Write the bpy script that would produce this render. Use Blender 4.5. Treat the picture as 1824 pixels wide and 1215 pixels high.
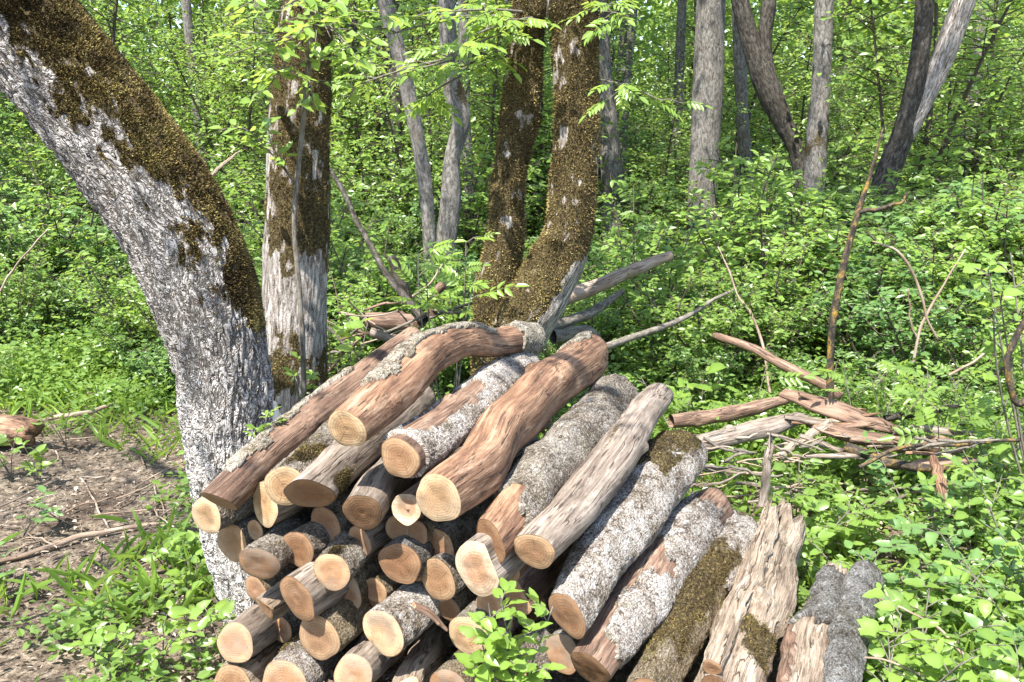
import bpy, math, random
import numpy as np
from mathutils import Vector, Matrix

random.seed(7)
rng = np.random.default_rng(11)
sc = bpy.context.scene
COL = sc.collection
for o in list(bpy.data.objects):
    bpy.data.objects.remove(o)

# ------------------------------------------------------------------ camera, sky, sun, exposure
CAM_Z, PITCH, F = 1.65, math.radians(13.0), 1580.0
cam = bpy.data.cameras.new('camera')
cam.sensor_fit = 'HORIZONTAL'
cam.sensor_width = 36.0
cam.lens = F / 1824 * 36.0
cam.clip_start, cam.clip_end = 0.05, 1000
cam_ob = bpy.data.objects.new('camera', cam)
COL.objects.link(cam_ob)
cam_ob.location = (0, 0, CAM_Z)
cam_ob.rotation_euler = (math.radians(90) - PITCH, 0, 0)
sc.camera = cam_ob

SUN = Vector((-0.30, -0.56, 1.15)).normalized()      # towards the sun
world = bpy.data.worlds.new('World')
sc.world = world
world.use_nodes = True
wn = world.node_tree
sky = wn.nodes.new('ShaderNodeTexSky')
sky.sky_type = 'NISHITA'
sky.sun_disc = False
sky.sun_elevation = math.asin(SUN.z)
sky.sun_rotation = math.atan2(SUN.x, SUN.y)
bg = wn.nodes['Background']
bg.inputs['Strength'].default_value = 0.15
wn.links.new(sky.outputs[0], bg.inputs['Color'])
sun = bpy.data.lights.new('sun', 'SUN')
sun.energy = 5.0
sun.angle = math.radians(0.53)
sun.color = (1.0, 0.96, 0.9)
sun_ob = bpy.data.objects.new('sun', sun)
COL.objects.link(sun_ob)
sun_ob.rotation_euler = SUN.to_track_quat('Z', 'Y').to_euler()
sun_ob.location = (-5, -5, 12)
sc.view_settings.view_transform = 'Standard'
sc.view_settings.look = 'None'
sc.view_settings.exposure = 1.72
sc.view_settings.gamma = 1.0
sc.view_settings.use_curve_mapping = False
sc.render.engine = 'CYCLES'
sc.cycles.max_bounces = 5
sc.cycles.diffuse_bounces = 4
sc.cycles.transmission_bounces = 4
sc.cycles.glossy_bounces = 2
sc.cycles.use_adaptive_sampling = False
sc.cycles.use_denoising = True
sc.cycles.sample_clamp_indirect = 4.0

# ------------------------------------------------------------------ pixel helpers
FW = Vector((0, math.cos(PITCH), -math.sin(PITCH)))
UPV = Vector((0, math.sin(PITCH), math.cos(PITCH)))
RT = Vector((1, 0, 0))
CAM = Vector((0, 0, CAM_Z))

def ray(px, py):
    return RT * ((px - 912) / F) + UPV * (-(py - 607.5) / F) + FW      # depth along FW is 1

def at(px, py, Y):
    d = ray(px, py)
    return CAM + d * (Y / d.y)

def gz(x, y):
    r = math.hypot(x, y)
    a = min(1.0, max(0.0, (r - 3.5) / 6))
    return a * (0.10 * math.sin(x * 0.7 + 1.3) * math.cos(y * 0.5) + 0.06 * math.sin(x * 1.7 + y * 1.1)) \
        + 0.018 * math.sin(x * 3.1 + 0.4) * math.sin(y * 2.7)

def G(px, py):
    d = ray(px, py)
    p = CAM + d * (-CAM_Z / d.z)
    for _ in range(4):
        p = CAM + d * ((gz(p.x, p.y) - CAM_Z) / d.z)
    return p

def depth(p):
    return (p - CAM).dot(FW)

# ------------------------------------------------------------------ numeric noise
def _hash(i, j, k):
    return np.modf(np.abs(np.sin(i * 127.1 + j * 311.7 + k * 74.7) * 43758.5453))[0]

def vnoise(p):
    p = np.asarray(p, float)
    i = np.floor(p); f = p - i
    f = f * f * (3 - 2 * f)
    x, y, z = i[..., 0], i[..., 1], i[..., 2]
    fx, fy, fz = f[..., 0], f[..., 1], f[..., 2]
    r = 0
    for a in (0, 1):
        for b in (0, 1):
            for c in (0, 1):
                w = (fx if a else 1 - fx) * (fy if b else 1 - fy) * (fz if c else 1 - fz)
                r = r + w * _hash(x + a, y + b, z + c)
    return r * 2 - 1

def fbm(p, octs=3):
    p = np.asarray(p, float); r = 0; a = 1.0
    for o in range(octs):
        r = r + a * vnoise(p * 2 ** o + 17.3 * o); a *= 0.5
    return r

# ------------------------------------------------------------------ mesh helpers
def mk_mesh(name, verts, faces, mats=(), attrs=None, smooth=True, midx=None):
    V = np.asarray(verts, np.float32).reshape(-1, 3)
    fl = faces if isinstance(faces, list) else [faces]
    fl = [np.asarray(f, np.int32) for f in fl if len(f)]
    me = bpy.data.meshes.new(name)
    me.vertices.add(len(V)); me.vertices.foreach_set('co', V.ravel())
    loops = np.concatenate([f.ravel() for f in fl])
    tot = np.concatenate([np.full(len(f), f.shape[1], np.int32) for f in fl])
    st = np.concatenate([[0], np.cumsum(tot)[:-1]]).astype(np.int32)
    me.loops.add(len(loops)); me.loops.foreach_set('vertex_index', loops)
    me.polygons.add(len(tot)); me.polygons.foreach_set('loop_start', st)
    if midx is not None:
        me.polygons.foreach_set('material_index', np.asarray(midx, np.int32))
    me.polygons.foreach_set('use_smooth', np.full(len(tot), smooth))
    for m in mats:
        me.materials.append(m)
    for k, v in (attrs or {}).items():
        v = np.asarray(v, np.float32)
        if v.ndim == 2:
            me.attributes.new(k, 'FLOAT_VECTOR', 'POINT').data.foreach_set('vector', v.ravel())
        else:
            me.attributes.new(k, 'FLOAT', 'POINT').data.foreach_set('value', v)
    me.update(calc_edges=True)
    return me

def link(name, me, parent=None, loc=None):
    o = bpy.data.objects.new(name, me)
    COL.objects.link(o)
    if parent is not None:
        o.parent = parent
    if loc is not None:
        o.location = loc
    return o

def tag(o, label, cat, group=None):
    o['label'] = label; o['category'] = cat
    if group:
        o['group'] = group
    return o

def thing(name, label, cat, loc, group=None):
    e = bpy.data.objects.new(name, None)
    e.empty_display_size = 0.05
    COL.objects.link(e)
    e.location = loc
    return tag(e, label, cat, group)

def catmull(pts, n):
    P = np.asarray(pts, float)
    if len(P) == 2:
        t = np.linspace(0, 1, n)[:, None]
        return P[0] * (1 - t) + P[1] * t
    Q = np.vstack([2 * P[0] - P[1], P, 2 * P[-1] - P[-2]])
    seg = np.linalg.norm(np.diff(P[:, :3], axis=0), axis=1)
    cum = np.concatenate([[0], np.cumsum(seg)]) / seg.sum()
    out = []
    for t in np.linspace(0, 1, n):
        i = min(len(P) - 2, int(np.searchsorted(cum, t, 'right') - 1))
        u = (t - cum[i]) / max(1e-9, cum[i + 1] - cum[i])
        a, b, c, d = Q[i], Q[i + 1], Q[i + 2], Q[i + 3]
        out.append(0.5 * ((2 * b) + (c - a) * u + (2 * a - 5 * b + 4 * c - d) * u ** 2 + (3 * b - a - 3 * c + d) * u ** 3))
    return np.array(out)

class Sweep:
    """a tapered tube along points (x, y, z, r); theta 0 faces `ref`, +90 deg is to the right"""
    def __init__(s, pts, n, seg, ref, lump=0.05, freq=3.0, seed=0.0, cuts=(), tilt=(0, 0), backtilt=(0, 0), crook=0.0, oval=0.0, jag=0.0, knots=0):
        C = catmull(pts, n)
        c, r = C[:, :3], np.maximum(C[:, 3], 1e-4)
        if crook:
            w = np.linspace(0, 1, n)[:, None]
            c = c + crook * np.stack([vnoise(np.stack([np.linspace(0, 6, n), np.full(n, seed + k * 9.1), np.zeros(n)], 1)) for k in range(3)], 1) * np.minimum(1, 4 * w)
        T = np.gradient(c, axis=0); T /= np.linalg.norm(T, axis=1)[:, None]
        ref = np.asarray(ref, float)
        U = ref - T * (T @ ref)[:, None]; U /= np.linalg.norm(U, axis=1)[:, None]
        W = np.cross(T, U)
        th = np.linspace(-math.pi, math.pi, seg, endpoint=False)
        L = np.concatenate([[0], np.cumsum(np.linalg.norm(np.diff(c, axis=0), axis=1))])
        cs, sn = np.cos(th), np.sin(th)
        rr = r[:, None] * np.ones(seg)
        q = np.stack([cs[None] * rr, sn[None] * rr, np.repeat(L[:, None], seg, 1)], -1)
        qn = q * np.array([1, 1, 0.5]) * freq / max(0.02, r.mean()) * 0.4 + seed * 3.7
        rr = rr * (1 + lump * fbm(qn, 3))
        if oval:
            ph = seed * 2.3 + L[:, None] * 0.8
            rr = rr * (1 + oval * np.cos(2 * th[None] + ph) + 0.55 * oval * np.cos(3 * th[None] - 1.7 * ph + seed) + 0.3 * oval * np.cos(5 * th[None] + seed * 5))
        kr = np.random.default_rng(int(seed * 97) + 5)
        for _ in range(knots):
            ku, kt, ka, kw = kr.uniform(0.12, 0.95) * L[-1], kr.uniform(-2.2, 2.2), kr.uniform(0.10, 0.34), kr.uniform(0.22, 0.42)
            dt = (th - kt + math.pi) % (2 * math.pi) - math.pi
            rr = rr + r[:, None] * ka * np.exp(-(dt / kw) ** 2)[None] * np.exp(-((L - ku) / (kw * 1.3 * r.mean())) ** 2)[:, None]
        for ang, dist in cuts:                       # flat split sides
            cc = np.cos(th - ang)
            lim = np.where(cc > 0.05, dist / np.maximum(cc, 0.05), 9.0)
            rr = np.minimum(rr, r[:, None] * lim[None] * (1 + 0.04 * fbm(qn * 1.7, 2)))
        s.c, s.T, s.U, s.W, s.L, s.th, s.r, s.n, s.seg = c, T, U, W, L, th, rr, n, seg
        s.u = L / L[-1]
        s.off = cs[None, :, None] * U[:, None] + sn[None, :, None] * W[:, None]
        s.P = c[:, None] + rr[..., None] * s.off
        f0 = np.clip(1 - L / max(0.12, 3 * r[0]), 0, 1); f1 = np.clip(1 - (L[-1] - L) / max(0.12, 3 * r[-1]), 0, 1)
        sh = rr * (cs * tilt[0] + sn * tilt[1]) * f0[:, None] + rr * (cs * backtilt[0] + sn * backtilt[1]) * f1[:, None]
        if jag:
            sh = sh + (f1 ** 2)[:, None] * jag * (fbm(np.stack([np.cos(th) * 3.2, np.sin(th) * 3.2, th * 0 + seed], -1), 3) + 0.6 * vnoise(np.stack([np.cos(th) * 9, np.sin(th) * 9, th * 0 + seed], -1)))[None]
        s.P = s.P + sh[..., None] * T[:, None]
        s.cyl = np.stack([cs[None] * rr, sn[None] * rr, np.repeat(L[:, None], seg, 1)], -1)
        s.TH = np.repeat(th[None], n, 0); s.UU = np.repeat(s.u[:, None], seg, 1)
        s.idx = np.arange(n * seg).reshape(n, seg)
    def quads(s):
        i = s.idx; j = np.roll(i, -1, axis=1)
        return np.stack([i[:-1], j[:-1], j[1:], i[1:]], -1).reshape(-1, 4)
    def noise(s, f, seed=0.0, o=3):
        return fbm(s.cyl * np.asarray(f, float) + seed, o)
    def body(s, name, mat, org, moss=None, cap=True, capmat=None):
        V = s.P.reshape(-1, 3); F4 = s.quads(); cyl = s.cyl.reshape(-1, 3)
        mo = np.zeros(len(V)) if moss is None else moss.reshape(-1)
        fl = [F4]
        if cap:
            e = s.P[-1].mean(0) + s.T[-1] * 0.12 * s.r[-1].mean()
            V = np.vstack([V, e]); cyl = np.vstack([cyl, [0, 0, s.L[-1]]]); mo = np.append(mo, 0)
            a = s.idx[-1]; fl.append(np.stack([a, np.roll(a, -1), np.full(s.seg, len(V) - 1)], -1))
        return mk_mesh(name, V - np.asarray(org), fl, [mat], {'cyl': cyl, 'moss': mo})
    def face(s, name, mat, org, rings=7, dish=0.0, end=0, rough=0.004, seed=0.0):
        k = 0 if end == 0 else -1
        rim = s.P[k]; cen = rim.mean(0)
        V = [cen]; A = [[0, 0, 0]]
        sgn = -1 if end == 0 else 1
        for q in range(1, rings + 1):
            f = q / rings
            p = cen + (rim - cen) * f
            loc = np.stack([(p - cen) @ s.U[k], (p - cen) @ s.W[k], np.zeros(s.seg)], -1)
            nz = fbm(loc * 22 + seed, 2) * rough * min(1, 3 * (1 - f))
            p = p + sgn * s.T[k] * (0.0035 * min(1, 6 * (1 - f)) + nz - dish * (1 - f * f))[:, None]
            V.extend(p); A.extend(np.stack([loc[:, 0], loc[:, 1], np.full(s.seg, f)], -1))
        V = np.array(V); i = 1 + np.arange(rings * s.seg).reshape(rings, s.seg); j = np.roll(i, -1, 1)
        t = np.stack([np.zeros(s.seg, int), j[0], i[0]], -1)
        q4 = np.stack([i[:-1], j[:-1], j[1:], i[1:]], -1).reshape(-1, 4)
        if end:
            t = t[:, ::-1]; q4 = q4[:, ::-1]
        return mk_mesh(name, V - np.asarray(org), [t, q4], [mat], {'cyl': np.array(A)})
    def shell(s, name, mat, org, mask, thick, moss=None):
        mask = mask.copy(); mask[:2] = -9.0
        m = 0.25 * (mask[:-1] + mask[1:] + np.roll(mask, -1, 1)[:-1] + np.roll(mask, -1, 1)[1:]) > 0
        lab = np.zeros(m.shape, int); cur = 0
        N, S = m.shape
        for a0, b0 in zip(*np.nonzero(m)):
            if lab[a0, b0]: continue
            cur += 1; st = [(a0, b0)]; lab[a0, b0] = cur
            while st:
                a, b = st.pop()
                for c, d in ((a + 1, b), (a - 1, b), (a, (b + 1) % S), (a, (b - 1) % S)):
                    if 0 <= c < N and m[c, d] and not lab[c, d]:
                        lab[c, d] = cur; st.append((c, d))
        return [s._plate(name, mat, org, lab == k, thick, moss) for k in range(1, cur + 1) if (lab == k).sum() >= 14]
    def _plate(s, name, mat, org, m, thick, moss):
        nz = 1 + 0.5 * s.noise(14, 3.1)
        O = s.P + s.off * (thick * nz)[..., None]
        nv = s.n * s.seg
        V = np.vstack([O.reshape(-1, 3), (s.P - s.off * 0.002).reshape(-1, 3)])
        q = s.quads()[m.reshape(-1)]
        rim = []
        N, S = m.shape
        for a, b in zip(*np.nonzero(m)):
            b1 = (b + 1) % S
            i00, i01, i11, i10 = s.idx[a, b], s.idx[a, b1], s.idx[a + 1, b1], s.idx[a + 1, b]
            if a == 0 or not m[a - 1, b]: rim.append((i01, i00, i00 + nv, i01 + nv))
            if a == N - 1 or not m[a + 1, b]: rim.append((i10, i11, i11 + nv, i10 + nv))
            if not m[a, b - 1]: rim.append((i00, i10, i10 + nv, i00 + nv))
            if not m[a, b1]: rim.append((i11, i01, i01 + nv, i11 + nv))
        fs = np.vstack([q, np.array(rim)]) if rim else q
        us, inv = np.unique(fs, return_inverse=True)
        cyl = np.vstack([s.cyl.reshape(-1, 3)] * 2)[us]
        mo = np.zeros(len(us)) if moss is None else np.concatenate([moss.reshape(-1)] * 2)[us]
        return mk_mesh(name, V[us] - np.asarray(org), inv.reshape(fs.shape), [mat], {'cyl': cyl, 'moss': mo})
    def tufts(s, name, mat, org, moss, count, size, seed=1):
        """many small moss sprigs standing on the surface where moss > 0"""
        r = np.random.default_rng(seed)
        w = np.clip(moss[:-1], 0, 1) * s.r[:-1]
        p = (w / w.sum()).reshape(-1)
        k = r.choice(len(p), count, p=p); a, b = np.divmod(k, s.seg)
        fa, fb = r.random(count)[:, None], r.random(count)[:, None]
        b1 = (b + 1) % s.seg
        base = (s.P[a, b] * (1 - fa) + s.P[a + 1, b] * fa) * (1 - fb) + (s.P[a, b1] * (1 - fa) + s.P[a + 1, b1] * fa) * fb
        nrm = s.off[a, b]
        d = nrm + r.normal(0, 0.55, (count, 3)); d /= np.linalg.norm(d, axis=1)[:, None]
        ln = size * r.uniform(0.5, 1.4, count)[:, None] * (0.6 + 0.6 * moss[a, b])[:, None]
        sd = np.cross(d, r.normal(size=(count, 3))); sd /= np.linalg.norm(sd, axis=1)[:, None]
        wd = size * 0.22
        base = base - nrm * size * 0.15
        V = np.stack([base - sd * wd, base + sd * wd, base + d * ln * 0.6 + sd * wd * 0.8, base + d * ln], 1)
        i = np.arange(count)[:, None] * 4
        Fc = np.concatenate([i + [[0, 1, 2]], i + [[0, 2, 3]]])
        big = fbm(s.cyl[a, b] * 16 + 4, 3)
        t = np.clip(0.42 + 0.35 * big + 0.35 * fbm(s.cyl[a, b] * 5 + 8, 2) + r.normal(0, 0.2, count), 0, 1)  # broad noise darkens the moss tint in bands, standing in for shade
        return mk_mesh(name, V.reshape(-1, 3) - np.asarray(org), Fc, [mat], {'tint': np.repeat(t, 4)}, smooth=False)

def tubes_mesh(tubes, seg=5):
    """list of (pts Nx3, r0, r1) -> verts, quads, cyl"""
    V, Fq, A = [], [], []; n0 = 0
    th = np.linspace(0, 2 * math.pi, seg, endpoint=False)
    for pts, r0, r1 in tubes:
        c = np.asarray(pts, float); n = len(c)
        T = np.gradient(c, axis=0); T /= np.maximum(np.linalg.norm(T, axis=1), 1e-9)[:, None]
        ref = np.array([0.31, 0.2, 0.93]) if abs(T[0] @ [0.31, 0.2, 0.93]) < 0.9 else np.array([1.0, 0, 0])
        U = ref - T * (T @ ref)[:, None]; U /= np.maximum(np.linalg.norm(U, axis=1), 1e-9)[:, None]; W = np.cross(T, U)
        r = np.linspace(r0, r1, n)[:, None, None]
        P = c[:, None] + r * (np.cos(th)[None, :, None] * U[:, None] + np.sin(th)[None, :, None] * W[:, None])
        i = n0 + np.arange(n * seg).reshape(n, seg); j = np.roll(i, -1, 1)
        V.append(P.reshape(-1, 3)); Fq.append(np.stack([i[:-1], j[:-1], j[1:], i[1:]], -1).reshape(-1, 4))
        L = np.concatenate([[0], np.cumsum(np.linalg.norm(np.diff(c, axis=0), axis=1))])
        A.append(np.stack([np.cos(th)[None] * r[..., 0], np.sin(th)[None] * r[..., 0], np.repeat(L[:, None], seg, 1)], -1).reshape(-1, 3))
        n0 += n * seg
    return np.vstack(V), np.vstack(Fq), np.vstack(A)

def unit(a):
    return a / np.maximum(np.linalg.norm(a, axis=-1, keepdims=True), 1e-9)

def leaf_arrays(P, D, N, S, wr=0.5, fold=0.18, droop=0.12):
    """simple folded leaf blades: 6 vertices, 4 triangles each"""
    P, D, N = np.asarray(P, float), unit(np.asarray(D, float)), np.asarray(N, float)
    S = np.asarray(S, float)[:, None]
    N = unit(N - D * (D * N).sum(1, keepdims=True)); B = np.cross(N, D)
    w = S * wr * 0.5
    V = np.stack([P, P + D * S * 0.30 + B * w * 0.92 + N * w * fold, P + D * S * 0.68 + B * w * 0.75 + N * (w * fold - S * droop * 0.4),
                  P + D * S - N * S * droop,
                  P + D * S * 0.68 - B * w * 0.75 + N * (w * fold - S * droop * 0.4), P + D * S * 0.30 - B * w * 0.92 + N * w * fold], 1)
    i = np.arange(len(P))[:, None] * 6
    q = np.concatenate([i + [[0, 1, 2, 3]], i + [[0, 3, 4, 5]]])
    return V.reshape(-1, 3), q

def leaf_simple(P, D, N, S, wr=0.6, fold=0.2):
    """far-off leaves: one folded blade of two triangles"""
    D = unit(np.asarray(D, float)); N = np.asarray(N, float); S = np.asarray(S, float)[:, None]
    N = unit(N - D * (D * N).sum(1, keepdims=True)); B = np.cross(N, D); w = S * wr * 0.55
    V = np.stack([P, P + D * S * 0.45 + B * w + N * w * fold, P + D * S - N * S * 0.1, P + D * S * 0.45 - B * w + N * w * fold], 1)
    return V.reshape(-1, 3), np.arange(len(P) * 4).reshape(-1, 4)

# ------------------------------------------------------------------ materials
class NT:
    def __init__(s, name):
        s.m = bpy.data.materials.new(name); s.m.use_nodes = True
        s.t = s.m.node_tree; s.t.nodes.clear()
        s.out = s.t.nodes.new('ShaderNodeOutputMaterial')
    def n(s, typ, inp=None, **kw):
        x = s.t.nodes.new('ShaderNode' + typ)
        for k, v in kw.items(): setattr(x, k, v)
        for k, v in (inp or {}).items(): s.set(x, k, v)
        return x
    def set(s, x, k, v):
        if isinstance(v, bpy.types.NodeSocket): s.t.links.new(v, x.inputs[k])
        elif isinstance(v, tuple) and len(v) == 3 and x.inputs[k].type == 'RGBA': x.inputs[k].default_value = (*v, 1)
        else: x.inputs[k].default_value = v
    def attr(s, name, out='Vector'):
        return s.n('Attribute', attribute_name=name).outputs[out]
    def scale(s, v, k, add=(0, 0, 0)):
        x = s.n('VectorMath', {0: v, 1: k, 2: add}, operation='MULTIPLY_ADD'); return x.outputs[0]
    def noise(s, v, sc, det=3.0, rough=0.55, dist=0.0):
        return s.n('TexNoise', {'Vector': v, 'Scale': sc, 'Detail': det, 'Roughness': rough, 'Distortion': dist}).outputs['Fac']
    def ncol(s, v, sc):
        return s.n('TexNoise', {'Vector': v, 'Scale': sc, 'Detail': 2.0}).outputs['Color']
    def math(s, op, a, b=0.0, c=0.0, clamp=False):
        x = s.n('Math', {0: a, 1: b, 2: c}, operation=op, use_clamp=clamp); return x.outputs[0]
    def ramp(s, f, stops, interp='LINEAR'):
        x = s.n('ValToRGB', {0: f}); cr = x.color_ramp; cr.interpolation = interp
        while len(cr.elements) > 1: cr.elements.remove(cr.elements[-1])
        cr.elements[0].position = stops[0][0]; cr.elements[0].color = (*stops[0][1], 1)
        for p, c in stops[1:]:
            cr.elements.new(p).color = (*c, 1)
        return x.outputs[0]
    def sramp(s, f, a, b):
        return s.n('MapRange', {0: f, 1: a, 2: b}, interpolation_type='SMOOTHSTEP').outputs[0]
    def mix(s, f, a, b, blend='MIX'):
        x = s.n('Mix', data_type='RGBA', blend_type=blend)
        s.set(x, 0, f); s.set(x, 6, a); s.set(x, 7, b); return x.outputs[2]
    def hsv(s, c, h=0.5, sa=1.0, v=1.0):
        return s.n('HueSaturation', {'Color': c, 'Hue': h, 'Saturation': sa, 'Value': v}).outputs[0]
    def done(s, col, rough=0.85, height=None, dist=0.004, bump=None, bdist=0.002, spec=0.25, alb=0.66, mid=0.0):
        if alb != 1.0: col = s.hsv(col, 0.5, 1.0, alb)
        b = s.n('BsdfPrincipled', {'Base Color': col, 'Roughness': rough, 'Specular IOR Level': spec})
        if bump is not None:
            s.set(b, 'Normal', s.n('Bump', {'Height': bump, 'Distance': bdist, 'Strength': 1.0}).outputs[0])
        s.t.links.new(b.outputs[0], s.out.inputs['Surface'])
        if height is not None:
            d = s.n('Displacement', {'Height': height, 'Midlevel': mid, 'Scale': dist})
            s.t.links.new(d.outputs[0], s.out.inputs['Displacement'])
            s.m.displacement_method = 'BOTH'
        return s.m

MOSS_LO, MOSS_HI = (0.035, 0.022, 0.008), (0.20, 0.135, 0.035)

def moss_mix(k, col, v, thr=0.35):
    mo = k.attr('moss', 'Fac')
    f = k.sramp(k.math('ADD', mo, k.math('MULTIPLY', k.math('SUBTRACT', k.noise(v, 38.0, 5.0, 0.75), 0.5), 1.5)), thr + 0.1, thr + 0.3)
    f = k.math('MULTIPLY', f, k.sramp(mo, 0.03, 0.15))
    mc = k.ramp(k.noise(v, 110.0, 5.0, 0.75), [(0.38, (0.02, 0.014, 0.008)), (0.52, (0.085, 0.062, 0.026)), (0.66, (0.24, 0.19, 0.08))])
    return k.mix(f, col, mc), f

def mat_oak():
    """thick furrowed grey bark with black cracks, whiter towards the base"""
    k = NT('furrowed_grey_bark'); v = k.attr('cyl')
    n1 = k.noise(k.scale(v, (1, 1, 0.36)), 36.0, 3.0, 0.6, 1.0)
    n2 = k.noise(k.scale(v, (1, 1, 0.62), (3.1, 7.7, 1.3)), 44.0, 3.0, 0.6, 0.8)
    d1 = k.math('ABSOLUTE', k.math('SUBTRACT', n1, 0.5)); d2 = k.math('ABSOLUTE', k.math('SUBTRACT', n2, 0.5))
    a = k.math('MULTIPLY', k.math('MINIMUM', d1, k.math('MULTIPLY', d2, 1.5)), 3.0)
    fine = k.noise(k.scale(v, (1, 1, 0.6)), 150.0, 4.0, 0.7)
    z = k.n('SeparateXYZ', {0: v}).outputs[2]
    low = k.sramp(z, 1.15, 0.55)                       # 1 near the ground
    thr = k.math('MULTIPLY_ADD', low, -0.10, 0.19)
    crack = k.sramp(k.math('ADD', a, k.math('MULTIPLY', k.math('SUBTRACT', fine, 0.5), 0.22)), 0.0, thr)
    plate = k.ramp(k.noise(v, 9.0, 4.0, 0.65), [(0.32, (0.19, 0.165, 0.138)), (0.5, (0.33, 0.30, 0.265)), (0.66, (0.47, 0.44, 0.405))])
    plate = k.mix(k.math('MULTIPLY', low, 0.9), plate, (0.80, 0.745, 0.69))
    plate = k.mix(k.math('MULTIPLY', fine, 0.5), plate, (0.72, 0.69, 0.66))
    plate = k.mix(k.sramp(k.noise(v, 21.0, 3.0), 0.62, 0.72), plate, (0.36, 0.38, 0.38))
    hole = k.sramp(k.noise(k.scale(v, (1, 1, 0.62)), 52.0, 4.0, 0.6, 0.6), 0.57, 0.60)
    col = k.mix(crack, k.mix(low, (0.095, 0.08, 0.066), (0.16, 0.14, 0.12)), plate)
    hole = k.math('MULTIPLY', hole, k.math('MULTIPLY_ADD', low, 0.7, 0.3))
    col = k.mix(k.math('MULTIPLY', hole, 0.8), col, (0.045, 0.038, 0.03))
    col, mf = moss_mix(k, col, v)
    h = k.math('ADD', k.sramp(a, 0.0, 0.32), k.math('MULTIPLY', fine, 0.45))
    h = k.math('SUBTRACT', h, k.math('MULTIPLY', hole, 0.6))
    return k.done(col, 0.9, h, 0.013, spec=0.15, mid=0.7, alb=0.72)

def mat_streak(name, lo, mid, hi, dist=0.006, zs=0.16, sc=55.0, warm=None):
    """bark with long upright furrows"""
    k = NT(name); v = k.attr('cyl')
    s = k.noise(k.scale(v, (1, 1, zs)), sc, 5.0, 0.65, 0.6)
    fine = k.noise(v, 160.0, 3.0, 0.6)
    col = k.ramp(k.math('ADD', s, k.math('MULTIPLY', k.math('SUBTRACT', fine, 0.5), 0.3)), [(0.34, lo), (0.5, mid), (0.68, hi)])
    big = k.noise(v, 5.0, 3.0)
    col = k.mix(k.sramp(big, 0.5, 0.75), col, k.mix(0.55, col, warm or mid))
    col, mf = moss_mix(k, col, v)
    return k.done(col, 0.9, k.math('ADD', s, k.math('MULTIPLY', fine, 0.4)), dist, spec=0.15)

def mat_logbark(name, lo, mid, hi, green=0.3, white=0.5, wood=(0.3, 0.14, 0.07)):
    """small scaly bark of felled logs with lichen crusts"""
    k = NT(name); v = k.attr('cyl')
    oi = k.n('ObjectInfo').outputs['Random']
    off = k.n('CombineXYZ', {0: oi, 1: k.math('MULTIPLY', oi, 3.7), 2: k.math('MULTIPLY', oi, 7.1)}).outputs[0]
    p = k.n('VectorMath', {0: v, 1: off}, operation='ADD').outputs[0]
    n1 = k.noise(k.scale(p, (1, 1, 0.5)), 75.0, 3.0, 0.6, 0.8)
    n2 = k.noise(k.scale(p, (1, 1, 0.8), (1.7, 4.1, 2.9)), 95.0, 3.0, 0.6, 0.6)
    a = k.math('MULTIPLY', k.math('MINIMUM', k.math('ABSOLUTE', k.math('SUBTRACT', n1, 0.5)), k.math('MULTIPLY', k.math('ABSOLUTE', k.math('SUBTRACT', n2, 0.5)), 1.6)), 2.5)
    fine = k.noise(p, 150.0, 4.0, 0.7)
    big = k.noise(p, 11.0, 4.0, 0.6)
    col = k.ramp(k.math('ADD', big, k.math('MULTIPLY', k.math('SUBTRACT', fine, 0.5), 1.1)), [(0.30, lo), (0.5, mid), (0.70, hi)])
    pit = k.sramp(k.noise(k.scale(p, (1, 1, 0.7)), 62.0, 4.0, 0.65, 0.4), 0.585, 0.64)
    col = k.mix(k.math('MULTIPLY', k.sramp(k.noise(p, 30.0, 5.0, 0.75), 0.60 - 0.09 * white, 0.70 - 0.08 * white), white), col, (0.60, 0.57, 0.53))
    col = k.mix(k.math('MULTIPLY', k.sramp(k.noise(p, 17.0, 4.0, 0.7, 0.4), 0.56, 0.66), green), col, (0.15, 0.13, 0.035))
    crack = k.sramp(k.math('ADD', a, k.math('MULTIPLY', k.math('SUBTRACT', fine, 0.5), 0.2)), 0.0, 0.10)
    col = k.mix(crack, k.mix(0.75, col, (0.03, 0.02, 0.015)), col)
    col = k.mix(k.math('MULTIPLY', pit, 0.7), col, (0.04, 0.028, 0.018))
    col, mf = moss_mix(k, col, v)
    h = k.math('ADD', k.math('ADD', k.math('MULTIPLY', k.sramp(a, 0.0, 0.3), 0.5), k.math('MULTIPLY', fine, 0.7)), k.math('MULTIPLY_ADD', big, 1.2, k.math('MULTIPLY', pit, -0.6)))
    return k.done(col, 0.9, h, 0.006, spec=0.15, mid=1.3)

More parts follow.
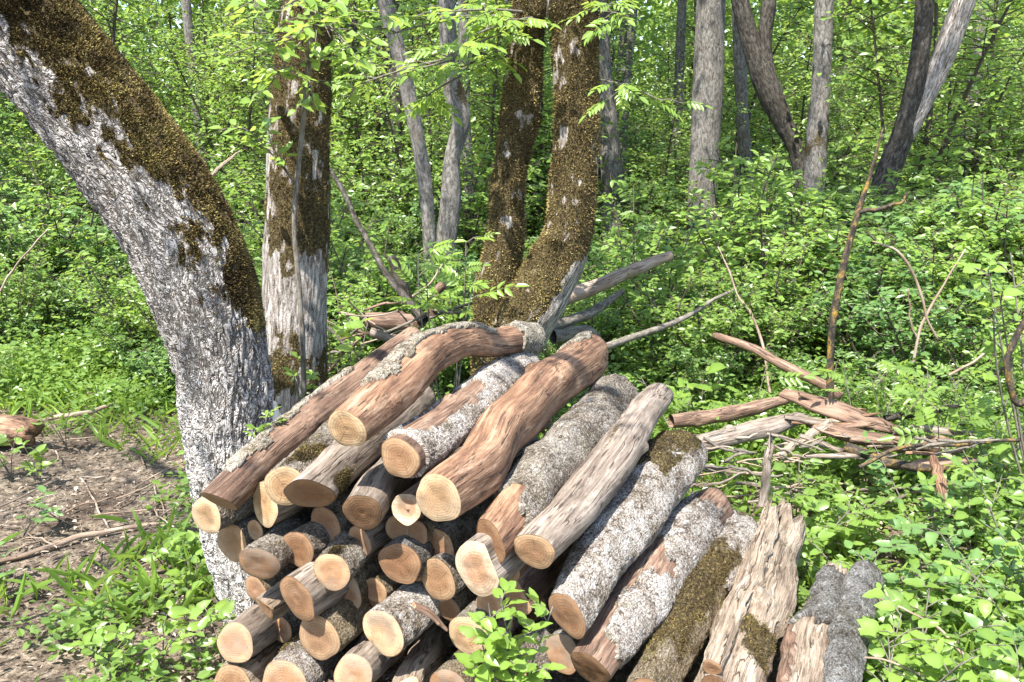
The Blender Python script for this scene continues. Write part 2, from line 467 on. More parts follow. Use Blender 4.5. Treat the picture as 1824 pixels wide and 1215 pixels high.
def mat_wood(name, lo, mid, hi, pale, patch=0.4, dist=0.002):
    """peeled log surface: fibres along the log, darker inner-bark patches"""
    k = NT(name); v = k.attr('cyl')
    oi = k.n('ObjectInfo').outputs['Random']
    off = k.n('CombineXYZ', {0: oi, 1: k.math('MULTIPLY', oi, 5.7), 2: k.math('MULTIPLY', oi, 9.1)}).outputs[0]
    p = k.n('VectorMath', {0: v, 1: off}, operation='ADD').outputs[0]
    fib = k.noise(k.scale(p, (1, 1, 0.045)), 130.0, 6.0, 0.72, 0.25)
    chk = k.math('ABSOLUTE', k.math('SUBTRACT', k.noise(k.scale(p, (1, 1, 0.05), (2.2, 5.1, 0.7)), 42.0, 3.0, 0.55, 0.3), 0.5))
    chk = k.math('MULTIPLY', k.sramp(chk, 0.022, 0.004), k.sramp(k.noise(k.scale(p, (1, 1, 0.5)), 13.0, 2.0), 0.46, 0.56))
    mid_n = k.noise(k.scale(p, (1, 1, 0.3)), 16.0, 4.0, 0.6, 0.5)
    col = k.ramp(k.math('ADD', k.math('MULTIPLY', fib, 0.55), k.math('MULTIPLY', mid_n, 0.45)), [(0.38, lo), (0.49, mid), (0.59, hi)])
    col = k.mix(k.math('MULTIPLY', k.sramp(k.noise(k.scale(p, (1, 1, 0.18)), 30.0, 5.0, 0.7), 0.54, 0.66), patch), col, pale)
    col = k.mix(k.math('MULTIPLY', k.sramp(k.noise(k.scale(p, (1, 1, 0.4)), 9.0, 4.0, 0.7), 0.5, 0.68), 0.6), col, k.mix(0.75, col, lo))
    col = k.mix(k.math('MULTIPLY', k.sramp(k.noise(k.scale(p, (1, 1, 0.35)), 80.0, 5.0, 0.7), 0.60, 0.70), 0.55), col, k.mix(0.6, lo, (0.02, 0.012, 0.01)))
    col = k.mix(k.math('MULTIPLY', chk, 0.8), col, (0.025, 0.014, 0.008))
    col = k.mix(k.math('MULTIPLY', k.sramp(k.noise(p, 220.0, 3.0, 0.7), 0.5, 0.72), 0.35), col, k.mix(0.5, col, pale))
    col, mf = moss_mix(k, col, v)
    hh = k.math('SUBTRACT', k.math('ADD', k.math('MULTIPLY', fib, 1.4), k.math('MULTIPLY', mid_n, 1.5)), chk)
    return k.done(col, 0.72, hh, dist * 1.3, spec=0.3, mid=1.45)

def mat_cut(name, heart, sap, bark, rimw=0.94):
    """sawn log end: growth rings, saw marks, a crack, a bark rim"""
    k = NT(name); v = k.attr('cyl')
    oi = k.n('ObjectInfo').outputs['Random']
    sp = k.n('SeparateXYZ', {0: v})
    xy = k.n('CombineXYZ', {0: sp.outputs[0], 1: sp.outputs[1], 2: oi}).outputs[0]
    rho = sp.outputs[2]
    wob = k.math('MULTIPLY', k.math('SUBTRACT', k.noise(xy, 26.0, 2.0), 0.5), 0.14)
    rw = k.math('ADD', rho, wob)
    ring = k.math('SINE', k.math('MULTIPLY', rw, k.math('MULTIPLY_ADD', oi, 26.0, 42.0)))
    ring = k.math('MULTIPLY_ADD', ring, 0.5, 0.5)
    col = k.mix(k.sramp(rw, 0.45, 0.82), heart, sap)
    col = k.mix(k.math('MULTIPLY', ring, 0.38), col, k.mix(0.5, heart, (0.12, 0.06, 0.03)))
    saw = k.noise(k.n('Mapping', {'Vector': xy, 'Rotation': (0, 0, 0.7), 'Scale': (1, 0.06, 1)}).outputs[0], 260.0, 3.0)
    col = k.mix(k.math('MULTIPLY', k.sramp(saw, 0.42, 0.7), 0.28), col, k.mix(0.5, heart, (0.2, 0.11, 0.06)))
    col = k.mix(k.math('MULTIPLY', k.sramp(k.noise(xy, 17.0, 5.0, 0.7), 0.44, 0.68), 0.6), col, k.mix(0.6, heart, (0.16, 0.08, 0.04)))
    ang = k.math('ARCTAN2', sp.outputs[1], sp.outputs[0])
    cr = k.math('ABSOLUTE', k.math('SINE', k.math('ADD', k.math('MULTIPLY', ang, 1.5), k.math('ADD', k.math('MULTIPLY', oi, 31.0), k.math('MULTIPLY', wob, 6.0)))))
    fan = k.math('ABSOLUTE', k.math('SINE', k.math('ADD', k.math('MULTIPLY', ang, 4.5), k.math('ADD', k.math('MULTIPLY', oi, 57.0), k.math('MULTIPLY', wob, 14.0)))))
    col = k.mix(k.math('MULTIPLY', k.math('MULTIPLY', k.sramp(fan, 0.09, 0.02), k.sramp(k.noise(xy, 30.0, 2.0), 0.46, 0.56)), 0.45), col, (0.10, 0.06, 0.035))
    crm = k.math('MULTIPLY', k.sramp(k.math('DIVIDE', cr, 1.0), 0.06, 0.015), k.sramp(k.math('ADD', rho, k.math('MULTIPLY', oi, 0.5)), 1.1, 0.5))
    col = k.mix(k.math('MULTIPLY', crm, 0.75), col, (0.06, 0.035, 0.02))
    col = k.mix(k.sramp(k.math('ADD', rho, k.math('MULTIPLY', wob, 0.6)), rimw, rimw + 0.03), col, bark)
    gre = k.math('MULTIPLY', k.sramp(k.noise(xy, 9.0, 5.0, 0.7), 0.40, 0.66), k.math('MULTIPLY', oi, 0.75))
    col = k.mix(gre, col, (0.30, 0.245, 0.19))
    col = k.mix(k.math('MULTIPLY', k.sramp(k.noise(xy, 120.0, 4.0, 0.7), 0.58, 0.68), 0.5), col, (0.14, 0.09, 0.055))
    col = k.hsv(col, 0.495, 1.12, k.math('MULTIPLY_ADD', oi, 0.35, 0.68))
    b = k.math('ADD', k.math('MULTIPLY', saw, 0.6), k.math('MULTIPLY', ring, 0.2))
    return k.done(col, 0.75, None, bump=b, bdist=0.0012, spec=0.2)

def mat_leaf(name, a, b, trans, tfac=0.42, rough=0.42):
    k = NT(name)
    t = k.attr('tint', 'Fac')
    oi = k.n('ObjectInfo').outputs['Random']
    f = k.math('ADD', k.math('MULTIPLY', t, 0.75), k.math('MULTIPLY', oi, 0.25), clamp=True)
    col = k.mix(f, a, b)
    d = k.n('BsdfPrincipled', {'Base Color': col, 'Roughness': rough, 'Specular IOR Level': 0.5})
    tr = k.n('BsdfTranslucent', {'Color': k.mix(f, k.mix(0.5, a, trans), trans)})
    mx = k.n('MixShader', {0: tfac, 1: d.outputs[0], 2: tr.outputs[0]})
    k.t.links.new(mx.outputs[0], k.out.inputs['Surface'])
    return k.m

def mat_tint(name, a, b, rough=0.9, mid=None):
    k = NT(name)
    t = k.attr('tint', 'Fac')
    col = k.ramp(t, [(0.0, a), (0.55, mid or tuple((x + y) / 2 for x, y in zip(a, b))), (1.0, b)])
    return k.done(col, rough, spec=0.15)

def mat_ground():
    k = NT('forest_floor'); g = k.n('TexCoord').outputs['Object']
    n1 = k.noise(g, 1.3, 5.0, 0.65); n2 = k.noise(g, 26.0, 5.0, 0.7); n3 = k.noise(g, 90.0, 4.0, 0.7)
    soil = k.ramp(k.math('ADD', k.math('MULTIPLY', n2, 0.6), k.math('MULTIPLY', n3, 0.4)),
                  [(0.34, (0.055, 0.042, 0.030)), (0.48, (0.175, 0.135, 0.098)), (0.58, (0.37, 0.30, 0.225)), (0.7, (0.54, 0.45, 0.35))])
    dark = k.mix(k.sramp(k.noise(g, 2.2, 4.0), 0.5, 0.66), soil, k.mix(0.6, soil, (0.07, 0.045, 0.032)))
    y = k.n('SeparateXYZ', {0: g}).outputs[1]
    far = k.sramp(k.math('ADD', y, k.math('MULTIPLY', n1, 3.0)), 6.0, 8.0)
    col = k.mix(k.math('MULTIPLY', far, 0.75), dark, k.mix(n2, (0.03, 0.05, 0.012), (0.09, 0.12, 0.03)))
    return k.done(col, 0.95, None, bump=k.math('ADD', n2, k.math('MULTIPLY', n3, 0.5)), bdist=0.02, spec=0.1)

M = {}
M['oak'] = mat_oak()
M['pale'] = mat_streak('pale_furrowed_bark', (0.06, 0.046, 0.034), (0.32, 0.275, 0.235), (0.68, 0.635, 0.585), 0.008, 0.18, 75.0)
M['grey'] = mat_streak('grey_bark', (0.07, 0.062, 0.052), (0.20, 0.18, 0.155), (0.38, 0.35, 0.315), 0.012, 0.4, 42.0, (0.16, 0.13, 0.095))
M['dark'] = mat_streak('dark_bark', (0.02, 0.017, 0.014), (0.065, 0.056, 0.045), (0.17, 0.15, 0.125), 0.008, 0.4, 38.0, (0.07, 0.055, 0.035))
M['blaze'] = mat_tint('bare_white_wood', (0.6, 0.55, 0.48), (0.8, 0.77, 0.72))
M['lb_grey'] = mat_logbark('lichen_grey_bark', (0.10, 0.08, 0.058), (0.26, 0.22, 0.17), (0.44, 0.395, 0.33), 0.35, 0.55)
M['lb_white'] = mat_logbark('white_lichen_bark', (0.13, 0.098, 0.07), (0.39, 0.335, 0.275), (0.66, 0.61, 0.545), 0.3, 0.95)
M['lb_moss'] = mat_logbark('mossy_bark', (0.08, 0.06, 0.035), (0.22, 0.17, 0.10), (0.38, 0.32, 0.23), 0.9, 0.35)
M['lb_tan'] = mat_logbark('tan_scaly_bark', (0.20, 0.16, 0.11), (0.42, 0.36, 0.27), (0.60, 0.54, 0.44), 0.5, 0.3)
M['lb_dark'] = mat_logbark('dark_blue_grey_bark', (0.065, 0.055, 0.045), (0.175, 0.165, 0.148), (0.33, 0.325, 0.30), 0.2, 0.35)
M['w_red'] = mat_wood('peeled_orange_wood', (0.070, 0.034, 0.020), (0.225, 0.118, 0.066), (0.42, 0.255, 0.152), (0.60, 0.43, 0.29), 0.45)
M['w_brown'] = mat_wood('peeled_brown_wood', (0.062, 0.034, 0.022), (0.19, 0.112, 0.074), (0.35, 0.228, 0.155), (0.52, 0.39, 0.28), 0.5)
M['w_grey'] = mat_wood('weathered_grey_wood', (0.085, 0.062, 0.046), (0.25, 0.195, 0.15), (0.42, 0.35, 0.285), (0.52, 0.45, 0.38), 0.5)
M['w_pale'] = mat_wood('pale_rotten_wood', (0.11, 0.072, 0.046), (0.35, 0.265, 0.185), (0.55, 0.455, 0.345), (0.76, 0.68, 0.555), 0.6, 0.008)
M['c_pale'] = mat_cut('fresh_pale_cut', (0.58, 0.395, 0.225), (0.77, 0.60, 0.375), (0.36, 0.24, 0.145), 0.965)
M['c_tan'] = mat_cut('tan_cut', (0.42, 0.262, 0.152), (0.58, 0.41, 0.25), (0.22, 0.145, 0.09), 0.955)
M['c_aged'] = mat_cut('aged_brown_cut', (0.32, 0.188, 0.107), (0.42, 0.275, 0.165), (0.18, 0.115, 0.07), 0.955)
M['c_rim'] = mat_cut('cut_with_pale_sapwood_rim', (0.50, 0.32, 0.20), (0.80, 0.68, 0.48), (0.70, 0.58, 0.40), 0.95)
M['moss'] = mat_tint('brown_moss', (0.022, 0.016, 0.008), (0.44, 0.36, 0.125), 0.9, (0.165, 0.118, 0.042))
M['moss_g'] = mat_tint('olive_moss', (0.035, 0.026, 0.011), (0.56, 0.46, 0.17), 0.9, (0.30, 0.22, 0.08))
M['lf_mid'] = mat_leaf('green_leaf', (0.085, 0.155, 0.030), (0.21, 0.315, 0.065), (0.42, 0.58, 0.09), 0.47, 0.36)
M['lf_lime'] = mat_leaf('lime_leaf', (0.11, 0.20, 0.034), (0.235, 0.35, 0.068), (0.48, 0.62, 0.10), 0.46, 0.36)
M['lf_blue'] = mat_leaf('cool_green_leaf', (0.07, 0.145, 0.042), (0.17, 0.28, 0.085), (0.32, 0.50, 0.11), 0.45, 0.34)
M['lf_dark'] = mat_leaf('deep_green_leaf', (0.058, 0.12, 0.027), (0.14, 0.235, 0.052), (0.30, 0.46, 0.08), 0.45, 0.36)
M['twig'] = mat_tint('grey_twig', (0.07, 0.055, 0.042), (0.16, 0.13, 0.10))
M['stem'] = mat_streak('young_stem_bark', (0.08, 0.065, 0.05), (0.19, 0.165, 0.13), (0.33, 0.30, 0.25), 0.001, 0.3, 60.0)
M['lichen'] = mat_streak('orange_lichen_bark', (0.03, 0.024, 0.02), (0.075, 0.062, 0.05), (0.45, 0.27, 0.05), 0.002, 0.6, 30.0, (0.10, 0.08, 0.05))
M['stick'] = mat_wood('dead_stick_wood', (0.20, 0.13, 0.085), (0.36, 0.26, 0.185), (0.50, 0.39, 0.30), (0.62, 0.53, 0.43), 0.5, 0.001)
M['litter'] = mat_tint('dry_leaf', (0.08, 0.06, 0.042), (0.64, 0.55, 0.43), 0.85, (0.29, 0.225, 0.165))
M['ground'] = mat_ground()

# ------------------------------------------------------------------ ground
def build_ground():
    a = np.sinh(np.linspace(-4.6, 4.6, 221)) / math.sinh(4.6) * 160
    b = np.sinh(np.linspace(-3.6, 4.6, 221)) / math.sinh(4.6) * 220 + 3.0
    X, Y = np.meshgrid(a, b, indexing='xy')
    Z = np.vectorize(gz)(X, Y)
    near = np.exp(-((X / 6) ** 2 + ((Y - 3) / 6) ** 2))
    Z = Z + 0.02 * near * fbm(np.stack([X * 2.3, Y * 2.3, X * 0], -1), 3) - 0.01
    i = np.arange(X.size).reshape(X.shape)
    q = np.stack([i[:-1, :-1], i[:-1, 1:], i[1:, 1:], i[1:, :-1]], -1).reshape(-1, 4)
    o = link('ground', mk_mesh('ground', np.stack([X, Y, Z], -1), q, [M['ground']]))
    o['kind'] = 'structure'
build_ground()

# ------------------------------------------------------------------ crowns, saplings and shrubs (shared meshes)
def gen_bush(r, h, spread, nst, ntw, nlf, ls, low=0.2, twl=0.3, up=0.35, arch=0.0):
    """stems, twigs and leaf positions of one bush standing on the origin"""
    tubes, P, D, N, S = [], [], [], [], []
    for s in range(nst):
        az = 2 * math.pi * (s + r.random()) / nst
        hh = h * r.uniform(0.65, 1.0); sp = spread * r.uniform(0.3, 1.0)
        tip = np.array([sp * math.cos(az), sp * math.sin(az), hh])
        mid = np.array([tip[0] * 0.3, tip[1] * 0.3, hh * (0.55 + arch)]) + r.normal(0, 0.05 * h, 3)
        t = np.linspace(0, 1, 7)[:, None]
        path = (1 - t) ** 2 * np.zeros(3) + 2 * t * (1 - t) * mid + t ** 2 * tip
        tubes.append((path, 0.007 * h + 0.003, 0.002 + 0.001 * h))
        for w in range(ntw):
            tt = r.uniform(low, 1.0); k = tt * 6; i = min(5, int(k)); q = path[i] * (1 - (k - i)) + path[i + 1] * (k - i)
            a2 = r.uniform(0, 2 * math.pi)
            d = unit(np.array([math.cos(a2), math.sin(a2), up + r.normal(0, 0.25)]))
            ln = twl * h * r.uniform(0.5, 1.2) * (1.15 - 0.6 * tt)
            e = q + d * ln + np.array([0, 0, -0.10 * ln])
            m = (q + e) / 2 + np.array([0, 0, 0.08 * ln])
            tw = np.array([q, m, e]); tubes.append((tw, 0.0035 + 0.0008 * h, 0.0015))
            side = unit(np.cross(d, [0, 0, 1.0]))
            for l in range(nlf):
                f = (l + 1) / nlf; b = q * (1 - f) ** 2 + 2 * f * (1 - f) * m + f * f * e
                sg = 1 if l % 2 else -1
                P.append(b + r.normal(0, 0.01 * h, 3))
                D.append(d * 0.6 + side * sg * 0.8 + r.normal(0, 0.3, 3) + np.array([0, 0, -0.25]))
                N.append(np.array([-0.15, -0.45, 1.0]) + r.normal(0, 0.5, 3)); S.append(ls * r.uniform(0.6, 1.25))
    return tubes, np.array(P), np.array(D), np.array(N), np.array(S)

def bush_mesh(name, r, stem_mat, leaf_mat, seg=4, wr=0.55, **kw):
    tubes, P, D, N, S = gen_bush(r, **kw)
    V1, Q1, A1 = tubes_mesh(tubes, seg)
    V2, Q2 = leaf_arrays(P, D, N, S, wr)
    t = np.repeat(np.clip(r.normal(0.5, 0.25, len(P)), 0, 1), 6)
    return mk_mesh(name, np.vstack([V1, V2]), [Q1, Q2 + len(V1)], [stem_mat, leaf_mat],
                   {'tint': np.concatenate([np.full(len(V1), 0.5), t]), 'cyl': np.vstack([A1, V2])},
                   smooth=False, midx=np.concatenate([np.zeros(len(Q1)), np.ones(len(Q2))]))

def crown_meshes(r, n, rad, ls, leaf_mat):
    """limbs and leaves of a crown centred on the origin, limbs rising from (0, 0, -rad)"""
    tubes, P = [], []
    for k in range(46):
        d = unit(r.normal(size=3)) * rad * r.uniform(0.45, 1.0) ** 0.6
        d[2] *= 0.75
        root = np.array([0, 0, -rad * r.uniform(0.3, 1.0)])
        tubes.append((np.array([root, (root + d) * 0.5 + [0, 0, 0.15 * rad], d]), 0.04 * rad * 0.5, 0.012))
        m = n // 46
        P.append(d + r.normal(0, 0.20 * rad, (m, 3)) * np.array([1, 1, 0.6]))
    P = np.vstack(P)
    V2, Q2 = leaf_arrays(P, r.normal(size=P.shape), r.normal(0, 0.5, P.shape) + [0, 0, 1], ls * r.uniform(0.7, 1.3, len(P)), 0.6)
    V1, Q1, A1 = tubes_mesh(tubes, 5)
    limb = mk_mesh('limbs', V1, Q1, [M['grey']], {'cyl': A1, 'moss': np.zeros(len(V1))})
    leaf = mk_mesh('crown', V2, Q2, [leaf_mat], {'tint': np.repeat(np.clip(r.normal(0.5, 0.25, len(P)), 0, 1), 6)}, smooth=False)
    return limb, leaf

CROWN = [crown_meshes(np.random.default_rng(50 + k), 800, 2.0, 0.12, M['lf_mid']) for k in range(3)]

def add_crown(tree, tip, rad, k=0, rot=0.0):
    limb, leaf = CROWN[k % 3]
    org = Vector(tree.location)
    for nm, me in (('limb', limb), ('crown', leaf)):
        o = link(nm, me, tree, Vector(tip) + Vector((0, 0, rad * 0.7)) - org)
        o.scale = (rad / 2.0,) * 3; o.rotation_euler.z = rot

# ------------------------------------------------------------------ trees
CAMREF = (0, -1, 0)

def px_path(pts, Y, lean=0.0):
    """(px, py, half width px) bottom to top -> (x, y, z, r) at distance Y"""
    out = []
    for j, (px, py, w) in enumerate(pts):
        p = at(px, py, Y + lean * j / max(1, len(pts) - 1))
        out.append((p.x, p.y, p.z, w / F * depth(p)))
    return out

def seat(path):
    """drop the lower end of a trunk path to just under the ground"""
    x, y, z, r = path[0]
    g = gz(x, y)
    if z > g + 0.15:
        path = [(x + (x - path[1][0]) * 0.2, y, g - 0.06, r * 1.18)] + path
    else:
        path = [(x, y, g - 0.06, r * 1.08)] + path[1:]
    return path

def extend(path, top, drift=(0.0, 0.0), taper=0.6):
    x, y, z, r = path[-1]; x0, y0, z0, r0 = path[-2]
    dx, dz = (x - x0), max(1e-3, z - z0)
    k = (top - z)
    s1, s2 = 0.45, 1.0
    return path + [(x + dx / dz * k * s1 * 0.8 + drift[0] * 0.4, y + drift[1] * 0.4, z + k * s1, r * (1 + taper) / 2),
                   (x + dx / dz * k * s2 * 0.6 + drift[0], y + drift[1], top, r * taper)]

def smoothstep(a, b, x):
    t = np.clip((x - a) / (b - a), 0, 1); return t * t * (3 - 2 * t)

def pix_y(P):
    """photo row of surface points (used only to read where moss starts and stops)"""
    d = P - np.array(CAM)
    return 607.5 - F * (d @ np.array(UPV)) / (d @ np.array(FW))

# the leaning tree beside the stack
path = px_path([(470, 1105, 66), (452, 1030, 66), (424, 930, 66), (410, 850, 68), (403, 740, 78), (393, 640, 83), (361, 520, 93),
                (310, 400, 98), (241, 297, 98), (140, 165, 98), (48, 55, 97), (-60, -70, 94)], 2.92, 0.0)
path = seat(path)
x, y, z, r = path[-1]
path += [(x - 0.55, y + 0.1, z + 0.75, r * 0.9), (x - 1.3, y + 0.3, z + 2.2, r * 0.75), (x - 1.7, y + 0.5, z + 4.2, r * 0.5), (x - 1.8, y + 0.6, z + 6.0, r * 0.35)]
sw = Sweep(path, 420, 150, CAMREF, 0.035, 2.0, 2.0)
org = (path[0][0], path[0][1], gz(path[0][0], path[0][1]))
row = pix_y(sw.P)
edge = np.interp(row, [-200, 60, 250, 350, 460, 590, 640], [0, 2, 12, 26, 40, 62, 90])
nz = sw.noise((16, 16, 9), 5.0)
nz2 = sw.noise((45, 45, 30), 8.0)
moss = np.clip((np.degrees(sw.TH) - edge) / 40 + 0.5 + nz * 0.8 + nz2 * 0.85, 0, 1) * (np.degrees(sw.TH) < 165) * smoothstep(640, 560, row + 20 * nz)
t = thing('leaning_tree', 'thick grey tree trunk leaning to one side, brown moss on its upper flank', 'tree', org)
link('trunk', sw.body('trunk', M['oak'], org, moss, cap=False), t)
mo = link('moss', sw.tufts('moss', M['moss'], org, np.where((np.abs(np.degrees(sw.TH)) < 130) & (row > -120), np.maximum(moss - 0.2, 0) * 1.25 * np.clip(0.75 + 0.9 * nz2, 0.1, 1), 0), 60000, 0.010, 3), t)
mo['kind'] = 'stuff'
add_crown(t, path[-1][:3], 1.9, 0)

for k, (ex, ey, ez, cr) in enumerate([(-0.50, 1.40, 4.3, 0.5), (-2.75, 1.05, 4.6, 0.85), (-3.3, 2.2, 5.0, 0.8)]):  # unseen leafy limbs, added to throw dappled shade over the stack and path
    lp = [(x - 0.05, y, z + 0.3, 0.05), ((x + ex) / 2, (y + ey) / 2, z + 1.1, 0.035), (ex, ey, ez - 0.2, 0.02)]
    lw = Sweep(lp, 24, 10, (0.2, 0.1, 1), 0.08, 2, k)
    link('limb', lw.body('limb', M['grey'], org), t)
    o = link('crown', CROWN[k % 3][1], t, Vector((ex, ey, ez)) - Vector(org)); o.scale = (cr / 2, cr / 2, cr / 2.4)

# the straight mossy tree behind it
path = px_path([(528, 735, 54), (526, 690, 54), (523, 600, 55), (525, 500, 55), (529, 400, 54), (531, 300, 53), (534, 200, 51), (540, 110, 46), (546, 20, 42), (552, -60, 40)], 3.95)
path = extend(seat(path), 9.0)
sw = Sweep(path, 300, 96, CAMREF, 0.05, 2.0, 5.0)
org = (path[0][0], path[0][1], gz(path[0][0], path[0][1]))
row = pix_y(sw.P); nz = sw.noise((14, 14, 8), 2.0); deg = np.degrees(sw.TH)
amt = np.interp(row, [-100, 60, 180, 240, 270, 330, 390, 440, 500, 600, 640, 690, 720, 760], [0.9, 0.9, 0.85, 0.75, 0.5, 0.65, 0.75, 0.5, 0.14, 0.12, 0.62, 0.75, 0.3, 0.3])
amt = amt - 0.06 + 0.14 * (row < 440) + 0.2 * (deg > 5) * (row < 500) - 0.35 * (deg < -48)
nz2 = sw.noise((45, 45, 25), 8.0)
moss = np.clip((amt - 0.5) * 1.7 + 0.5 + nz * 0.7 + nz2 * 0.9, 0, 1)
t = thing('mossy_tree', 'straight upright trunk with patchy moss and a white bare blaze at its foot', 'tree', org)
link('trunk', sw.body('trunk', M['pale'], org, moss, cap=False), t)
mo = link('moss', sw.tufts('moss', M['moss'], org, np.where((np.abs(deg) < 120) & (row > -120), np.maximum(moss - 0.35, 0) * 1.5, 0), 34000, 0.012, 4), t)
mo['kind'] = 'stuff'
m = np.where((np.abs(deg + 22) < 26) & (row > 700 + 10 * nz) & (row < 790), 1.0, -1.0)
bl = sw.shell('blaze', M['blaze'], org, m, 0.008)
for bl in bl[:1]:
    bl.attributes.new('tint', 'FLOAT', 'POINT').data.foreach_set('value', rng.random(len(bl.vertices)).astype(np.float32))
    o = link('bare_blaze', bl, t); o['label'] = 'white bare wood blaze at the foot'
add_crown(t, path[-1][:3], 1.6, 1, 1.0)

# the forked mossy tree behind the middle of the stack
t = None
pl = px_path([(880, 660, 38), (880, 600, 39), (884, 540, 38), (893, 470, 34), (903, 400, 31), (902, 345, 29), (909, 300, 28), (919, 245, 30), (928, 190, 33), (936, 100, 30), (943, 0, 27), (946, -70, 26)], 4.75)
pr = px_path([(885, 690, 46), (905, 640, 46), (925, 590, 50), (953, 535, 51), (988, 475, 46), (1010, 420, 41), (1020, 350, 40), (1026, 270, 39), (1027, 200, 38), (1024, 100, 38), (1022, 0, 38), (1020, -70, 36)], 4.62)
pl, pr = extend(seat(pl), 9.0, (-0.6, 0.3)), extend(seat(pr), 9.5, (0.9, -0.2))
org = (pr[0][0], pr[0][1], gz(pr[0][0], pr[0][1]))
t = thing('forked_mossy_tree', 'two stemmed tree thickly coated in brown moss behind the stack', 'tree', org)
for nm, pth, sd, is_r in (('trunk', pl, 8.0, False), ('trunk', pr, 9.0, True)):
    sw = Sweep(pth, 300, 90, CAMREF, 0.10, 2.2, sd, knots=3)
    row = pix_y(sw.P); nz = sw.noise((13, 13, 9), sd); deg = np.degrees(sw.TH)
    amt = np.full(row.shape, 0.95)
    if is_r:
        amt = amt - 1.3 * smoothstep(14, 40, deg) * smoothstep(440, 510, row) - 0.5 * smoothstep(55, 75, deg) * smoothstep(250, 300, row)
        amt = amt - 0.75 * np.exp(-((deg + 42) / 16) ** 2 - ((row - 245) / 22) ** 2) - 0.3 * smoothstep(10, -50, deg) * smoothstep(220, 150, row)
    else:
        amt = amt - 0.9 * np.exp(-(deg / 22) ** 2 - ((row - 397) / 9) ** 2)
    moss = np.clip((amt - 0.5) * 2.0 + 0.5 + nz * 0.8 + 0.85 * sw.noise((40, 40, 28), sd + 3), 0, 1)
    tr = link(nm, sw.body(nm, M['pale'], org, moss, cap=False), t)
    mo = link('moss', sw.tufts('moss', M['moss_g'], org, np.where((np.abs(deg) < 130) & (row > -120), np.maximum(moss - 0.3, 0) * 1.4, 0), 38000, 0.015, int(sd)), tr)
    mo['kind'] = 'stuff'
    add_crown(t, pth[-1][:3], 1.7, 2 if is_r else 0, sd)
FORK_TREE, FORK_ORG = t, Vector(org)

# trees farther back, one by one as the photo shows them
def far_tree(label, stems, Y, mat, top, crad, mat2=None, name='tree', group=None, seg=28, mosswin=None, k=0):
    paths = [px_path(s, Y) for s in stems]
    paths[0] = seat(paths[0])
    org = (paths[0][0][0], paths[0][0][1], gz(paths[0][0][0], paths[0][0][1]))
    t = thing(name, label, 'tree', org, group)
    for i, p in enumerate(paths):
        if crad and p[-1][2] > 2.0:
            p = extend(p, top + 0.4 * i)
        sw = Sweep(p, 70, seg, CAMREF, 0.06, 2.0, Y + i)
        moss = np.zeros(sw.TH.shape)
        if mosswin:
            row = pix_y(sw.P)
            moss = smoothstep(mosswin[0] - 15, mosswin[0] + 15, row) * smoothstep(mosswin[1] + 15, mosswin[1] - 15, row) * np.clip(0.42 + 0.6 * sw.noise((9, 9, 6), Y), 0, 0.8)
        link('trunk' if i == 0 else 'limb', sw.body('trunk', mat2 if (i and mat2) else mat, org, moss, cap=not crad), t)
        if crad and p[-1][2] > 4 and i != 1:
            add_crown(t, p[-1][:3], crad, k + i, Y + i)
    return t

far_tree('smooth grey trunk rising behind a lime green bush', [[(1246, 460, 27), (1250, 360, 24), (1257, 230, 26), (1262, 120, 25), (1267, 0, 25), (1270, -60, 24)]], 12.0, M['grey'], 8.0, 2.4, k=0)
far_tree('dark forked trunk bending towards a reddish mossy one',
         [[(1436, 420, 13), (1424, 290, 13), (1398, 225, 16), (1368, 160, 21), (1345, 100, 17), (1325, 30, 15), (1308, -60, 14)], [(1374, 165, 14), (1362, 90, 12), (1369, 10, 12), (1378, -70, 11)]], 11.0, M['dark'], 8.0, 2.0, k=1)
far_tree('slim pale trunk with a reddish mossy middle', [[(1443, 440, 17), (1450, 330, 17), (1455, 240, 18), (1463, 150, 15), (1466, 70, 15), (1468, 0, 15), (1470, -60, 14)]], 10.0, M['grey'], 7.5, 1.8, mosswin=(165, 290), k=2)
far_tree('leaning tree that forks into a dark stem and a pale stem',
         [[(1535, 500, 20), (1552, 400, 20), (1580, 310, 20), (1608, 240, 18), (1630, 150, 16), (1643, 60, 15), (1652, -60, 15)], [(1600, 262, 14), (1632, 205, 16), (1663, 140, 18), (1690, 75, 19), (1716, 0, 19), (1730, -60, 18)]], 9.0, M['dark'], 7.5, 2.0, M['pale'], k=0)
far_tree('grey trunk half hidden by the forked mossy tree', [[(1092, 370, 20), (1088, 280, 18), (1078, 170, 15), (1070, 70, 15), (1066, -40, 15)]], 13.0, M['grey'], 8.0, 2.2, k=1)
far_tree('pale crooked slender trunk between the mossy trees', [[(765, 430, 10), (757, 330, 11), (745, 250, 11), (728, 170, 12), (712, 100, 12), (690, 20, 12), (678, -50, 12)]], 8.0, M['grey'], 6.5, 1.6, k=2)
far_tree('twisted grey trunk with a knotted burl halfway up', [[(795, 440, 17), (803, 350, 17), (806, 280, 13), (822, 215, 15), (810, 165, 17), (800, 90, 14), (795, 0, 14), (792, -60, 14)]], 9.5, M['grey'], 7.0, 1.8, mosswin=(120, 190), k=0)
far_tree('thin pale trunk just behind the knotted trunk', [[(838, 430, 9), (836, 330, 9), (828, 220, 9), (826, 100, 8), (824, -60, 8)]], 11.5, M['grey'], 7.0, 1.4, k=1)
far_tree('thin dark trunk behind the slender crooked one', [[(702, 420, 9), (706, 250, 9), (704, 100, 9), (702, -60, 8)]], 13.0, M['dark'], 7.0, 1.5, k=2)
far_tree('grey trunk low among leaves beside the smooth grey one', [[(1322, 470, 11), (1330, 330, 11), (1322, 200, 10), (1316, 60, 10), (1312, -60, 9)]], 14.0, M['grey'], 7.5, 1.5, k=0)

